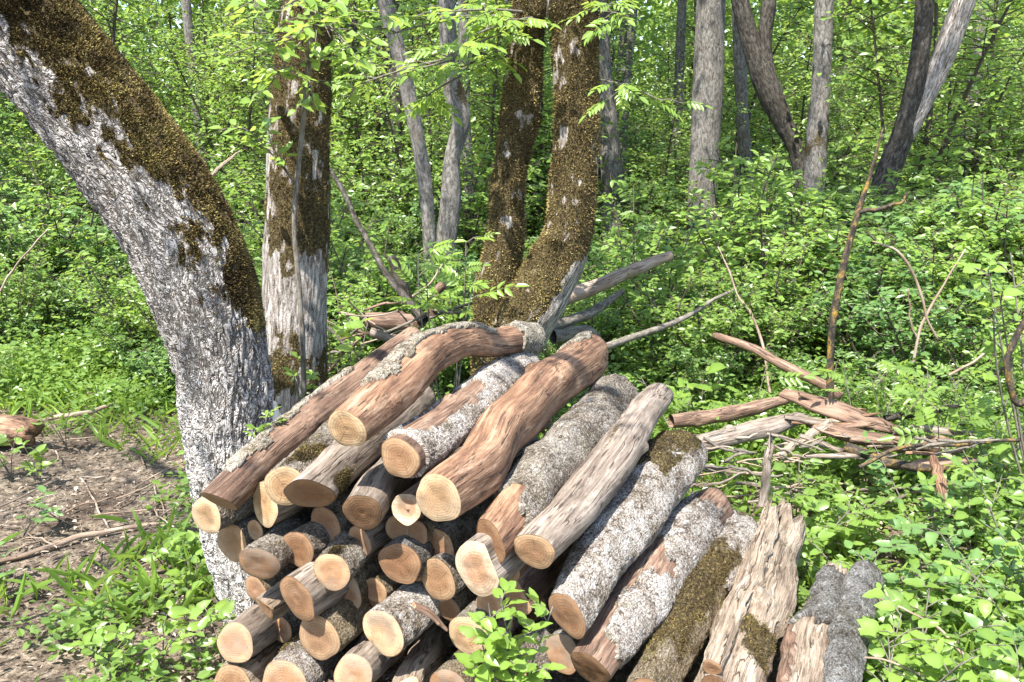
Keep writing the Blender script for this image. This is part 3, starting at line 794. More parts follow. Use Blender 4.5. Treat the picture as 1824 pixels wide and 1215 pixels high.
# ------------------------------------------------------------------ the log stack
PLN, PLC = Vector((0.25, 0.968, 0)), 0.25 * -0.45 + 0.968 * 2.40
AXIS = Vector((0.46, 0.885, 0.0))

def log_points(pts, L, off):
    px, py, r = pts[0]
    d = ray(px, py)
    f = CAM + d * ((PLC + off - PLN.dot(CAM)) / PLN.dot(d))
    res = [(f, r / F * depth(f))]
    if len(pts) == 1:
        a = (AXIS + Vector((random.uniform(-.05, .05), random.uniform(-.05, .05), random.uniform(-.03, .02)))).normalized()
        rr = res[0][1]
        res.append((f + a * L * 0.5, rr * random.uniform(0.95, 1.05)))
        res.append((f + a * L, rr * random.uniform(0.85, 1.0)))
        return [(*p, r) for p, r in res]
    bx, by, br = pts[-1]
    d = ray(bx, by); w = CAM - f
    A, B, Cc = d.dot(d), 2 * d.dot(w), w.dot(w) - L * L
    disc = max(0.0, B * B - 4 * A * Cc)
    b = CAM + d * ((-B + math.sqrt(disc)) / (2 * A))
    ch = (b - f).normalized()
    for mx, my, mr in pts[1:-1]:
        d = ray(mx, my).normalized(); w = CAM - f                 # nearest point of this ray to the chord
        bb = d.dot(ch); t = (bb * ch.dot(w) - d.dot(w)) / (1 - bb * bb)
        p = CAM + d * t
        res.append((p, mr / F * depth(p)))
    res.append((b, br / F * depth(b)))
    return [(*p, r) for p, r in res]

LOGGROUP = 'cut logs in the stack'
def make_log(label, pts, L=1.0, off=0.0, body='lb_grey', cut='c_tan', cuts=(), tilt=(0, 0), lump=0.05, plates=(), moss=None, dish=0.0, name='log', lumpf=2.2, tufts=0, seed=None, crook=0.009, jag=0.0):
    seed = random.uniform(0, 50) if seed is None else seed
    P = log_points(pts, L, off)
    n = 70 if len(pts) > 2 else 44
    sw = Sweep(P, n, 44, (0, 0, 1), lump, lumpf, seed, cuts, tilt, crook=crook, oval=0.055, jag=jag, knots=3)
    org = Vector(sw.c[0]); org.z = float(sw.P[:, :, 2].min())
    t = thing(name, label, 'log', org, LOGGROUP)
    mo = moss(sw) if moss else None
    bark = body.startswith('lb')
    link('bark' if bark else 'bare_wood', sw.body('log_body', M[body], org, mo), t)
    link('cut_face', sw.face('cut_face', M[cut], org, 7, dish, seed=seed), t)
    for mat, fn in plates:
        for me in sw.shell('bark_plate', M[mat], org, fn(sw), 0.010, mo):
            link('bark_plate', me, t)
    if tufts and mo is not None:
        o = link('moss', sw.tufts('moss', M['moss'], org, mo, int(tufts * 1.8), 0.0055, int(seed)), t); o['kind'] = 'stuff'
    return t, sw

def win(u0, u1, t0, t1, nf=(22, 22, 12), seed=0.0, k=0.25, su=0.06, st=14):
    """soft-edged patch of a log: along u0..u1, round t0..t1 degrees (0 = top, 90 = right side)"""
    def fn(sw):
        d = np.degrees(sw.TH)
        a = np.minimum(sw.UU - u0, u1 - sw.UU) / su
        b = np.minimum(d - t0, t1 - d) / st
        return np.clip(np.minimum(a, b), -1.5, 1.5) + k * 4 * sw.noise(nf, seed)
    return fn
def mossy(u0, u1, t0, t1, seed=0.0, amt=1.0):
    f = win(u0, u1, t0, t1, seed=seed)
    return lambda sw: np.clip(f(sw), 0, 1) * amt

# --- the top of the stack
make_log('long reddish peeled log lying against the leaning trunk, topmost there', [(390, 893, 34), (548, 750, 31), (735, 610, 28)], 1.35, -0.06, 'w_brown', 'c_aged', tilt=(-0.75, -0.1),
         plates=[('lb_tan', win(0.16, 0.62, -95, -5, seed=3, k=0.3)), ('lb_tan', win(0.02, 0.2, -30, 22, seed=8, k=0.3))])
make_log('curved orange log with a plate of tan bark along its back, crowning the stack',
         [(618, 764, 38), (690, 700, 43), (760, 632, 37), (825, 606, 31), (885, 613, 28), (948, 602, 27)], 1.25, -0.08, 'w_red', 'c_pale', lump=0.07,
         plates=[('lb_tan', win(0.24, 0.70, -75, 20, seed=5, k=0.3)), ('lb_tan', win(0.86, 1.1, -180, 180, seed=6, k=0.2)), ('lb_tan', win(0.14, 0.30, -35, 10, seed=9, k=0.3))], moss=mossy(0.3, 0.7, -110, -50, 2, 0.7), seed=4.0)
make_log('pale cut log with moss on its rim, between the reddish and the curved log', [(508, 866, 39), (600, 782, 39), (705, 690, 36)], 1.0, -0.02, 'lb_grey', 'c_pale',
         plates=[], moss=mossy(0.0, 0.2, -20, 45, 2), tufts=900)
make_log('log whose dark mossy end faces the ground, under the curved log', [(551, 880, 40), (640, 800, 38), (745, 712, 35)], 0.95, -0.07, 'w_grey', 'c_aged', tilt=(-0.9, 0.5), lump=0.06,
         moss=mossy(0.0, 0.16, 60, 140, 6), tufts=900)
make_log('white-grey log with a brown peeled strip pointing at the forked tree', [(712, 816, 38), (800, 757, 38), (870, 695, 33), (935, 648, 27)], 1.08, -0.02, 'w_brown', 'c_tan', lump=0.06,
         plates=[('lb_white', lambda sw: -win(0.05, 0.55, -50, 38, seed=4, k=0.25)(sw))])
make_log('big sinuous peeled brown log with a bright round end', [(779, 889, 48), (850, 834, 52), (905, 757, 50), (962, 697, 46), (1046, 638, 42)], 1.12, -0.05, 'w_red', 'c_pale', lump=0.07, seed=13.0,
         plates=[('lb_tan', win(0.9, 1.1, -120, 10, seed=1, k=0.2))])
make_log('brown cut log end tipped downward below the white-grey log', [(646, 912, 39), (697, 845, 37), (770, 765, 34)], 0.95, -0.04, 'w_grey', 'c_aged', tilt=(-0.55, -0.25))
make_log('small log end ringed by pale sapwood beside the big brown log', [(723, 907, 30)], 1.0, 0.03, 'w_brown', 'c_rim', dish=0.012)
make_log('shaded log end tucked under the one with a pale ring', [(711, 943, 28)], 0.95, 0.13, 'lb_grey', 'c_tan')
make_log('grey bark log with a bare orange front end', [(873, 965, 38), (950, 862, 40), (1040, 765, 39), (1098, 706, 37)], 1.0, -0.02, 'w_red', 'c_aged', tilt=(0.2, -0.5),
         plates=[('lb_grey', win(0.22, 1.2, -400, 400, seed=2, k=0.2)), ('lb_grey', win(0.1, 0.3, 20, 120, seed=5, k=0.2))])
make_log('smooth weathered grey-brown log with a rounded far end', [(953, 982, 38), (1042, 883, 41), (1112, 788, 37), (1172, 703, 27)], 1.1, -0.02, 'w_grey', 'c_tan', lump=0.06, moss=mossy(0.45, 0.7, -40, 10, 3, 0.6))
make_log('thick log crusted with white lichen beside the smooth grey one', [(1010, 1095, 43), (1090, 962, 51), (1165, 865, 53), (1220, 805, 47)], 1.0, -0.02, 'lb_white', 'c_aged', lump=0.06, moss=mossy(0.62, 1.1, -180, 60, 2, 0.75), tufts=1500, tilt=(0.1, -0.3))
make_log('reddish log patched with grey lichen bark and a tipped olive end', [(1051, 1192, 43), (1130, 1078, 50), (1200, 983, 48), (1275, 907, 41)], 1.0, -0.03, 'w_brown', 'c_aged', tilt=(-0.3, -0.2),
         plates=[('lb_white', win(0.08, 0.42, 5, 150, seed=2, k=0.3)), ('lb_white', win(0.55, 0.86, -60, 120, seed=7, k=0.3)), ('lb_white', win(0.4, 0.6, 50, 140, seed=9, k=0.3))], lump=0.07)
make_log('mossy olive log between the reddish log and the rotten one', [(1148, 1245, 46), (1222, 1105, 49), (1285, 1002, 46), (1322, 938, 36)], 0.98, 0.0, 'lb_moss', 'c_aged', lump=0.09,
         moss=mossy(0.1, 0.75, -60, 60, 7, 0.8), tufts=2500, plates=[('lb_white', win(0.6, 0.98, -30, 110, seed=3, k=0.3))])
t, sw = make_log('broken rotten log with pale stringy wood', [(1288, 1255, 60), (1333, 1112, 58), (1372, 1005, 48), (1405, 935, 32)], 1.0, 0.0, 'w_pale', 'c_aged', lump=0.17, lumpf=3.0, moss=mossy(0.08, 0.3, -10, 60, 5), tufts=1500, jag=0.09)
make_log('split sliver of pale wood leaning on the rotten log', [(1268, 1190, 17), (1335, 1020, 19), (1376, 905, 13)], 0.85, 0.0, 'w_pale', 'c_aged', lump=0.2, jag=0.08)
make_log('reddish decayed log next to the blue-grey one', [(1425, 1250, 38), (1452, 1120, 37), (1492, 1034, 30)], 0.8, 0.0, 'w_pale', 'c_aged', lump=0.14, jag=0.06, plates=[('lb_dark', win(0.45, 0.9, -70, 120, seed=4, k=0.3)), ('w_brown', win(0.0, 0.4, -150, -45, seed=8, k=0.3))])
make_log('dark blue-grey bark log lying lowest beside the leafy plants', [(1497, 1250, 33), (1512, 1120, 33), (1545, 1024, 30)], 0.8, 0.0, 'lb_dark', 'c_aged', lump=0.09)

# --- the sawn ends below
E = make_log
E('pale yellow log end under the reddish log, next to the leaning trunk', [(368, 919, 36)], 0.9, 0.03, 'lb_grey', 'c_pale')
E('bright oval log end half shaded by the reddish log', [(472, 899, 39)], 1.0, 0.05, 'w_grey', 'c_pale', tilt=(0.0, -0.25))
E('large shaded log end just below the pale yellow one', [(414, 967, 37)], 1.0, 0.10, 'lb_grey', 'c_tan')
E('log end with a long dark crack under the shaded ends', [(462, 1004, 36), (530, 945, 34), (640, 850, 32)], 0.95, -0.06, 'lb_grey', 'c_aged', tilt=(-0.45, 0.0))
E('brown log end stained dark, right beside the cracked one', [(531, 979, 35)], 1.0, 0.04, 'lb_grey', 'c_aged')
E('dim grey log end below the log with the mossy underside', [(580, 935, 33)], 1.0, 0.12, 'lb_grey', 'c_aged')
E('log end with a green sprout of moss across it', [(591, 1018, 34), (650, 955, 34), (745, 862, 32)], 0.95, -0.06, 'lb_grey', 'c_tan', moss=mossy(0.0, 0.1, -25, 20, 1), tufts=300)
E('broad yellowish log end below the one with the moss sprout', [(611, 1054, 42)], 1.0, 0.09, 'lb_moss', 'c_tan')
E('round log end crossed by a wedge of sunlight', [(711, 1003, 42)], 1.0, 0.05, 'lb_dark', 'c_aged')
E('shaded log end directly below the big brown log', [(782, 975, 34)], 1.0, 0.12, 'lb_grey', 'c_tan')
E('warm brown log end with one lit edge', [(781, 1034, 38)], 1.0, 0.06, 'lb_grey', 'c_tan')
E('large bright D-shaped log end with a cracked heart', [(851, 1012, 49)], 1.0, -0.06, 'w_grey', 'c_rim', cuts=[(math.radians(65), 0.72)])
E('narrow peeled log squeezed beside the D-shaped end', [(902, 1012, 27)], 1.0, 0.07, 'w_red', 'c_tan')
E('grey-brown log end with a knobbly top, above the leaf-hung corner', [(530, 1066, 41)], 0.95, -0.06, 'w_grey', 'c_aged', lump=0.1, tilt=(-0.1, -0.1))
E('split wedge of pale wood lying across two logs', [(474, 1080, 33)], 0.5, -0.02, 'w_pale', 'c_tan', cuts=[(0.0, 0.25), (math.radians(120), 0.6)], tilt=(-0.4, -0.3))
E('flat tan log end at the outer bottom corner by the leaning trunk', [(419, 1146, 35), (490, 1092, 35), (600, 1000, 33)], 0.95, -0.08, 'w_grey', 'c_tan')
E('big grooved log end in the lower tier', [(568, 1135, 47)], 1.0, -0.02, 'lb_moss', 'c_tan', lump=0.07)
E('bright log end with a tiny dark pith hole', [(682, 1126, 44)], 1.0, -0.06, 'lb_white', 'c_pale')
E('log end half in shadow behind the green sprig', [(834, 1132, 40)], 1.0, 0.02, 'lb_grey', 'c_pale')
E('short split billet of creamy wood slanting out of the lower tier', [(728, 1235, 36), (765, 1165, 37), (800, 1100, 30)], 0.62, -0.06, 'w_pale', 'c_pale', cuts=[(math.radians(-30), 0.7), (math.radians(80), 0.6)], lump=0.1)
E('grey weathered log with a plain tan end in the bottom tier', [(628, 1203, 37), (690, 1145, 37), (790, 1050, 34)], 0.95, -0.06, 'w_grey', 'c_tan')
E('mottled white bark log in the bottom tier', [(505, 1222, 46), (560, 1165, 46), (680, 1060, 44)], 0.95, -0.1, 'lb_white', 'c_tan', moss=mossy(0.05, 0.5, -70, -20, 4), tufts=1200)
E('log with peeling pale side at the bottom outer corner', [(415, 1222, 37), (470, 1172, 37), (590, 1070, 35)], 0.95, -0.1, 'w_pale', 'c_tan')
E('pointed log end behind the green sprig', [(920, 1062, 36)], 1.0, 0.08, 'w_brown', 'c_tan', cuts=[(math.radians(60), 0.5), (math.radians(-70), 0.7)])
E('worn log end under the lichen-crusted log', [(1002, 1165, 36)], 1.0, 0.08, 'lb_grey', 'c_aged')
E('low log end hidden behind sprig leaves', [(912, 1212, 40)], 1.0, -0.02, 'lb_grey', 'c_tan')
E('dark barky log in the gap of the lower tier', [(800, 1228, 40)], 1.0, 0.0, 'lb_moss', 'c_aged')
E('log deep in the stack between the bright ends', [(745, 1075, 38)], 0.9, 0.13, 'lb_grey', 'c_aged')
E('log deep in the stack behind the sprig', [(880, 1110, 40)], 0.9, 0.15, 'lb_grey', 'c_aged')
E('dark log deep in the stack above the round ends', [(655, 1070, 36)], 0.9, 0.13, 'lb_dark', 'c_aged')
E('hidden log under the grey bark log', [(940, 1080, 40)], 1.0, 0.3, 'lb_grey', 'c_aged')
for (gx, gy, gr, lab) in [(640, 965, 27, 'small shaded log end in the gap beside the tipped brown one'), (668, 1052, 25, 'thin log end in the gap below the sunlit wedge end'), (742, 1018, 20, 'thin dark log end squeezed between two round ends'),
                          (500, 1120, 26, 'small log end tucked under the knobbly one'), (455, 1050, 24, 'small dim log end under the cracked one'), (620, 1105, 24, 'slim log end in the gap of the lower tier'),
                          (745, 950, 22, 'slim log end under the ringed one and the big brown log'), (870, 1075, 26, 'small log end below the D-shaped one'), (455, 945, 20, 'thin log end between the oval and the cracked end'), (800, 1085, 24, 'slim log end above the half shadowed one')]:
    E(lab, [(gx, gy, gr)], 0.85, random.uniform(0.05, 0.12), random.choice(['lb_grey', 'w_grey', 'lb_moss']), random.choice(['c_aged', 'c_tan']))
E('curled strip of bark wood stuck between the lower ends', [(738, 1078, 9), (765, 1092, 11), (796, 1122, 5)], 0.13, -0.05, 'w_brown', 'c_tan', lump=0.06, crook=0.0, name='wood_sliver', cuts=[(0.0, 0.35), (math.pi, 0.35)])


# ------------------------------------------------------------------ dead wood and sticks
def stick(label, pts, mat='stick', name='fallen_branch', group=None, Y=None, crook=None, cat='branch', dY=None, seg=9, n=26, lump=0.08, cuts=()):
    """pts: (px, py, half width px); depth from the ground under each end unless Y (or Y per point) is given"""
    out = []
    for i, (px, py, w) in enumerate(pts):
        if Y is None:
            p = G(px, py)
        else:
            y = Y[i] if isinstance(Y, (list, tuple)) else Y
            p = at(px, py, y)
        r = w * (0.62 if name in ('dead_twig', 'dead_sapling') and mat == 'stick' else 1.0) / F * depth(p)
        if Y is None: p = p + Vector((0, 0, r * 0.8))
        out.append((*p, r))
    if crook is None: crook = 0.003 if seg > 9 else 0.008
    sw = Sweep(out, n if seg < 12 else 46, seg, (0.1, -0.3, 1), lump, 2.0, random.uniform(0, 40), cuts, crook=crook, jag=0.06 if name.split('_')[0] in ('rotten', 'wood', 'broken') or name == 'fallen_log' else 0.0, knots=2 if seg >= 9 else 0)
    org = Vector(sw.c[0])
    V = sw.body('branch', M[mat], org)
    # close the front end too
    o = link(name, V, None, org)
    return tag(o, label, cat, group)

S = stick
# behind the stack
S('pale brown pole slanting up behind the forked tree', [(985, 540, 13), (1090, 497, 13), (1195, 455, 9)], Y=[5.0, 5.3, 5.7], name='fallen_pole')
S('dark crooked branch below the pale pole', [(960, 590, 11), (1050, 558, 9), (1110, 520, 5)], 'stem', Y=[4.9, 5.2, 5.5])
S('grey branch stub behind the big sinuous log', [(985, 600, 13), (1040, 590, 10), (1062, 598, 8)], 'stem', Y=[4.8, 4.9, 5.0])
S('long thin grey branch reaching out over the green plants', [(1050, 630, 8), (1120, 602, 6), (1210, 570, 5), (1308, 515, 2)], 'stem', Y=[4.6, 4.8, 5.0, 5.3])
S('reddish broken log lying behind the stack by the straight tree', [(652, 570, 15), (700, 572, 16), (752, 575, 14)], 'w_brown', Y=[4.9, 4.9, 4.9], seg=16, name='broken_log', cat='log')
S('grey branch lying below the reddish broken log', [(660, 592, 9), (720, 608, 8), (790, 590, 6)], 'w_grey', Y=[4.6, 4.6, 4.8])
S('dark bare branch rising slantwise out of the brush heap', [(757, 572, 8), (730, 540, 5), (690, 488, 4), (650, 420, 3), (590, 300, 3)], 'dark', Y=[4.8, 4.9, 5.1, 5.4, 5.9])
S('thin twig crossing the dark slanting branch', [(735, 528, 4), (765, 505, 3), (790, 470, 2)], Y=[4.9, 4.9, 5.0], name='dead_twig', cat='twig')
S('short broken stub upright in the brush heap', [(770, 560, 10), (772, 530, 11), (790, 508, 8)], 'w_brown', Y=4.95)
S('dark split branch leaning in the brush heap', [(728, 545, 8), (712, 500, 10), (700, 455, 6)], 'dark', Y=5.2)
for k in range(26):
    x = random.uniform(600, 840); y = random.uniform(545, 640); a = random.uniform(-0.9, 0.9); l = random.uniform(40, 110); yy = random.uniform(4.5, 5.4)
    S('thin dead twig tangled in the brush heap between the mossy trees', [(x - l * math.cos(a) / 2, y - l * math.sin(a) / 2, 2.6), (x, y + random.uniform(-6, 6), 2.4), (x + l * math.cos(a) / 2, y + l * math.sin(a) / 2, 1.4)],
      random.choice(['stick', 'stem', 'w_brown']), Y=[yy, yy + random.uniform(-.1, .1), yy + random.uniform(-.3, .3)], name='dead_twig', cat='twig', group='twigs in the brush heap', seg=5, n=10)
# rotten wood to the right
RY = [4.3, 4.3, 4.3]
S('long thin dead pole slanting down to the rotten wood', [(1272, 597, 6), (1340, 622, 8), (1420, 662, 9), (1500, 705, 9)], 'w_brown', Y=[5.0, 4.8, 4.6, 4.4], name='fallen_pole')
S('flaking slab of reddish rotten bark, highest on the heap', [(1392, 702, 12), (1450, 722, 22), (1530, 750, 23), (1605, 772, 12)], 'w_brown', Y=[4.25, 4.1, 4.0, 4.0], seg=22, lump=0.22, cuts=[(math.pi, 0.25), (0.3, 0.4), (1.9, 0.7)], name='rotten_slab', cat='wood')
S('cracked slab of pinkish rotten wood under the flaking slab', [(1440, 752, 12), (1500, 772, 22), (1560, 785, 24), (1625, 795, 20)], 'w_brown', Y=[4.0, 3.9, 3.85, 3.85], seg=22, lump=0.2, cuts=[(math.pi, 0.25), (-0.2, 0.45), (-1.8, 0.7)], name='rotten_slab', cat='wood')
S('short chunk of rotten wood at the end of the cracked slab', [(1630, 790, 17), (1670, 796, 18), (1702, 795, 12)], 'w_brown', Y=3.85, seg=18, lump=0.2, name='rotten_chunk', cat='wood')
S('pale barkless log lying beside the thick end of the stack', [(1232, 795, 16), (1300, 778, 17), (1370, 760, 17), (1425, 745, 12)], 'w_grey', Y=[3.75, 3.85, 3.95, 4.05], seg=22, lump=0.1, name='fallen_log', cat='log')
S('faded log half sunk in plants behind the pale barkless one', [(1195, 750, 12), (1250, 745, 14), (1330, 730, 13), (1400, 712, 8)], 'w_brown', Y=[4.2, 4.25, 4.3, 4.35], seg=16, lump=0.12, name='fallen_log', cat='log')
S('grey branch with yellow lichen under the rotten wood', [(1505, 795, 9), (1555, 815, 9), (1600, 830, 8), (1700, 832, 7)], 'lichen', Y=[3.7, 3.65, 3.6, 3.6])
S('short reddish stake poking out of the leaves', [(1662, 815, 7), (1672, 845, 9), (1683, 882, 9)], 'w_red', Y=[3.5, 3.4, 3.3], name='wood_stake', cat='stake')
S('pale cut stick lying across the rotten wood', [(1385, 815, 7), (1430, 782, 7), (1478, 752, 8)], 'w_pale', Y=[3.75, 3.85, 3.95])
S('thin lichen-spotted twig running out of the rotten heap', [(1530, 832, 3), (1620, 795, 3), (1720, 792, 3), (1824, 782, 3)], 'lichen', Y=[3.5, 3.55, 3.6, 3.6], seg=6, name='dead_twig', cat='twig')
S('upright stump of grey wood among the litter', [(1358, 900, 9), (1365, 850, 8), (1370, 805, 6)], 'w_grey', Y=3.4, seg=12, name='wood_stub', cat='stump')
for k in range(62):
    x = random.uniform(1230, 1730); y = random.uniform(770, 900); a = random.uniform(-0.7, 0.7); l = random.uniform(40, 130)
    S('thin dead twig scattered over the rotten wood heap', [(x - l * math.cos(a) / 2, y - l * math.sin(a) / 4, 2.8), (x, y + random.uniform(-6, 6), 2.6), (x + l * math.cos(a) / 2, y + l * math.sin(a) / 4, 1.4)],
      random.choice(['stick', 'stem', 'w_grey']), Y=[3.6 + random.uniform(-.15, .3)] * 3, name='dead_twig', cat='twig', group='twigs on the rotten heap', seg=5, n=10)
for k in range(16):
    x, y = random.uniform(1390, 1690), random.uniform(715, 835); a = random.uniform(-0.25, 0.55); l = random.uniform(50, 150); w = random.uniform(4, 10); yy = 4.15 - (y - 715) / 120 * 0.6
    S('short strip of broken rotten wood strewn over the heap', [(x - l * math.cos(a) / 2, y - l * math.sin(a) / 3, w * 0.7), (x, y, w), (x + l * math.cos(a) / 2, y + l * math.sin(a) / 3, w * 0.6)], random.choice(['w_brown', 'w_pale', 'w_grey', 'dark', 'w_red']),
      Y=[yy, yy, yy], name='rotten_strip', cat='wood', group='broken strips on the rotten heap', seg=10, n=16, lump=0.18, cuts=[(random.uniform(-1, 1), 0.4), (math.pi, 0.35)])
S('orange-spotted crooked branch arching at the edge of the clearing', [(1835, 700, 4), (1814, 722, 5), (1798, 690, 5), (1793, 650, 5), (1806, 610, 5), (1830, 560, 5)], 'lichen', Y=3.4)
S('bare grey twig leaning out of the plants by the orange-spotted branch', [(1838, 1215, 5), (1760, 1215, 5), (1700, 1150, 5), (1655, 1110, 4), (1560, 1060, 2)], 'stick', Y=[2.35, 2.35, 2.45, 2.5, 2.6], name='dead_twig', cat='twig', crook=0.008)
S('thin curved twig low in the broadleaf plants', [(1530, 1170, 3), (1590, 1180, 3), (1650, 1205, 3), (1680, 1230, 3)], 'stick', Y=2.25, name='dead_twig', cat='twig', crook=0.005)
# upright dead stems to the right
S('dark upright dead stem dotted with orange lichen', [(1480, 720, 6), (1478, 640, 6), (1484, 570, 6), (1500, 480, 6), (1520, 400, 5), (1545, 320, 3.2), (1575, 230, 1.2)], 'lichen', Y=4.4, name='dead_sapling', cat='dead sapling')
S('orange lichen twig on top of the dark dead stem', [(1530, 378, 4), (1560, 372, 3), (1600, 362, 2.5), (1612, 345, 1.5)], 'lichen', Y=4.4, name='dead_twig', cat='twig')
S('curved bare twig hanging like a hook beside a forked stem', [(1555, 430, 2), (1600, 450, 4), (1632, 500, 4), (1648, 560, 4), (1672, 605, 3)], 'stick', Y=4.5, name='dead_twig', cat='twig', crook=0.008)
S('forked pale dead stem standing in low plants', [(1627, 645, 4), (1636, 600, 4), (1655, 555, 4), (1690, 490, 3), (1722, 445, 2)], 'stick', Y=4.5, name='dead_sapling', cat='dead sapling', crook=0.008)
S('short upright prong beside the forked pale stem', [(1632, 600, 3), (1622, 570, 3), (1620, 515, 2)], 'stick', Y=4.5, name='dead_twig', cat='twig', crook=0.006)
S('pale three-armed twig above the big-leaved plants', [(1690, 668, 4), (1740, 640, 4), (1770, 615, 2)], 'stick', Y=4.2, name='dead_twig', cat='twig', crook=0.005)
S('thin grey stem leaning across the bright shrubs', [(1372, 700, 4), (1352, 600, 4), (1315, 520, 3), (1275, 440, 2)], 'stick', Y=[4.9, 5, 5.1, 5.2], name='dead_sapling', cat='dead sapling', crook=0.015)
# left side
S('long thin branch lying on the bare path', [(-30, 1010, 5), (90, 978, 5), (190, 950, 5), (290, 934, 3)], 'stick')
S('small twig lying off the long thin branch', [(196, 945, 3), (170, 900, 3), (148, 850, 2)], 'stick', name='dead_twig', cat='twig')
S('weathered rotten log end among the leaves at the path edge', [(-60, 770, 26), (10, 765, 28), (58, 768, 22)], 'w_red', Y=[4.6, 4.5, 4.45], seg=20, lump=0.15, name='fallen_log', cat='log')
S('flat grey dead branch in the grass beyond the path', [(90, 745, 4), (140, 738, 4), (205, 722, 3)], 'stick', Y=[4.9, 4.9, 5.0])
S('thin pale stalk leaning in the far left undergrowth', [(0, 520, 3), (30, 470, 3), (85, 408, 2)], 'stick', Y=6.0, name='dead_sapling', cat='dead sapling')
S('white peeled twig jutting from the flank of the leaning trunk', [(378, 312, 3), (400, 291, 2.6), (428, 268, 1.2)], 'w_pale', Y=[2.93, 2.95, 2.97], name='dead_twig', cat='twig', crook=0.003)
for k in range(30):
    px, py = random.uniform(20, 330), random.uniform(690, 1000)
    p = G(px, py); a = random.uniform(0, 3.14); l = random.uniform(0.15, 0.5)
    d = Vector((math.cos(a), math.sin(a), 0)) * l / 2
    pts = [(*(p - d + Vector((0, 0, 0.012))), 0.004), (*(p + Vector((random.uniform(-.03, .03), random.uniform(-.03, .03), 0.02))), 0.004), (*(p + d + Vector((0, 0, 0.012))), 0.002)]
    sw = Sweep(pts, 9, 5, (0.1, 0.2, 1), 0.05, 2, k * 1.3, crook=0.01)
    o = link('dead_twig', sw.body('twig', M[random.choice(['stick', 'w_grey'])], Vector(pts[0][:3])), None, Vector(pts[0][:3]))
    tag(o, 'thin dead twig lying in the leaf litter of the path', 'twig', 'twigs on the path')

# ------------------------------------------------------------------ shrubs and young trees behind
BUSH = []
LAND = [('the bare path', -1.6, 4.6), ('the leaning trunk', -0.8, 3.0), ('the straight mossy tree', -0.95, 4.0), ('the forked mossy tree', 0.0, 4.7), ('the rotten wood heap', 1.6, 4.2)] + \
       [(nm, at(px, 350, Y).x, Y) for nm, px, Y in (('the smooth grey trunk', 1248, 12), ('the dark forked trunk', 1420, 11), ('the slim reddish trunk', 1448, 10), ('the leaning forked tree', 1560, 9),
        ('the half hidden grey trunk', 1090, 13), ('the pale crooked trunk', 757, 8), ('the knotted grey trunk', 803, 9.5), ('the thin dark trunk', 704, 13))]
def where(x, y):
    nm, lx, ly = min(LAND, key=lambda l: (l[1] - x) ** 2 + (l[2] - y) ** 2)
    d = math.hypot(lx - x, ly - y)
    if d < 1.6: return 'close beside ' + nm
    if d < 7: return ('behind ' if y > ly + 0.8 * abs(x - lx) else 'in front of ' if y < ly - 0.8 * abs(x - lx) else 'a few steps from ') + nm
    return 'far behind ' + nm
specs = [  # name, label, category, leaf material, kwargs
    ('shrub', 'bushy lime green shrub', 'lf_lime', dict(h=1.5, spread=0.75, nst=8, ntw=22, nlf=9, ls=0.062, low=0.1, twl=0.24)),
    ('shrub', 'mid green leafy shrub', 'lf_mid', dict(h=1.3, spread=0.8, nst=8, ntw=22, nlf=9, ls=0.056, low=0.08, twl=0.24)),
    ('shrub', 'cool green dense shrub', 'lf_blue', dict(h=1.0, spread=0.7, nst=8, ntw=20, nlf=9, ls=0.05, low=0.08, twl=0.24)),
    ('shrub', 'dark green shrub', 'lf_dark', dict(h=1.2, spread=0.8, nst=8, ntw=22, nlf=9, ls=0.056, low=0.08, twl=0.24)),
]
for k, (nm, lab, mt, kw) in enumerate(specs):
    for v in range(2):
        BUSH.append((nm, lab, bush_mesh(nm, np.random.default_rng(100 + 7 * k + v), M['twig'], M[mt], **kw), kw['h']))
YT = []
for k, mt in enumerate(['lf_lime', 'lf_mid', 'lf_dark', 'lf_lime']):
    YT.append(bush_mesh('young_tree', np.random.default_rng(200 + k), M['twig'], M[mt], h=5.0, spread=1.5, nst=3, ntw=85, nlf=13, ls=0.085, low=0.12, twl=0.22, up=0.2))
YLAB = ['slender young lime green tree', 'slender young mid green tree', 'slender young dark green tree', 'slender young lime green tree']

TRUNK_KEEP = [(1246, 12, 445), (1432, 11, 270), (1443, 10, 330), (1545, 9, 400), (1265, 12, 445), (1385, 11, 240), (1460, 10, 330), (1590, 9, 330), (1650, 9, 200), (765, 8, 380), (800, 9.5, 400), (1085, 13, 340)]
def blocked(x, y, h, rad):
    """keeps the trunks that the photo shows clear from being buried"""
    for px, Y, row in TRUNK_KEEP:
        p = at(px, row, Y)
        if y < Y and abs(x - p.x * y / Y) < rad * 0.8 + 0.1 and h > at(px, row, y).z:
            return True
    return False
r = np.random.default_rng(5)
nb = 0
while nb < 260:
    y = 5.4 + 19 * r.random() ** 0.8
    x = r.uniform(-0.68, 0.68) * (y + 1.5)
    k = int(r.integers(0, len(BUSH)))
    s = r.uniform(0.55, 1.15) * (0.75 + 0.05 * min(y, 14))
    if y < 6.5: s *= 0.55
    nm, lab, me, h = BUSH[k]
    if blocked(x, y, h * s, 0.5 * s): continue
    o = link(nm, me, None, (x, y, gz(x, y) - 0.02))
    o.scale = (s * r.uniform(0.9, 1.2), s * r.uniform(0.9, 1.2), s); o.rotation_euler.z = r.uniform(-0.9, 0.9)
    tag(o, ('tall ' if h * s > 1.25 else 'low ') + lab + ' ' + where(x, y), 'shrub', lab + 's in the undergrowth'); nb += 1
nb = 0
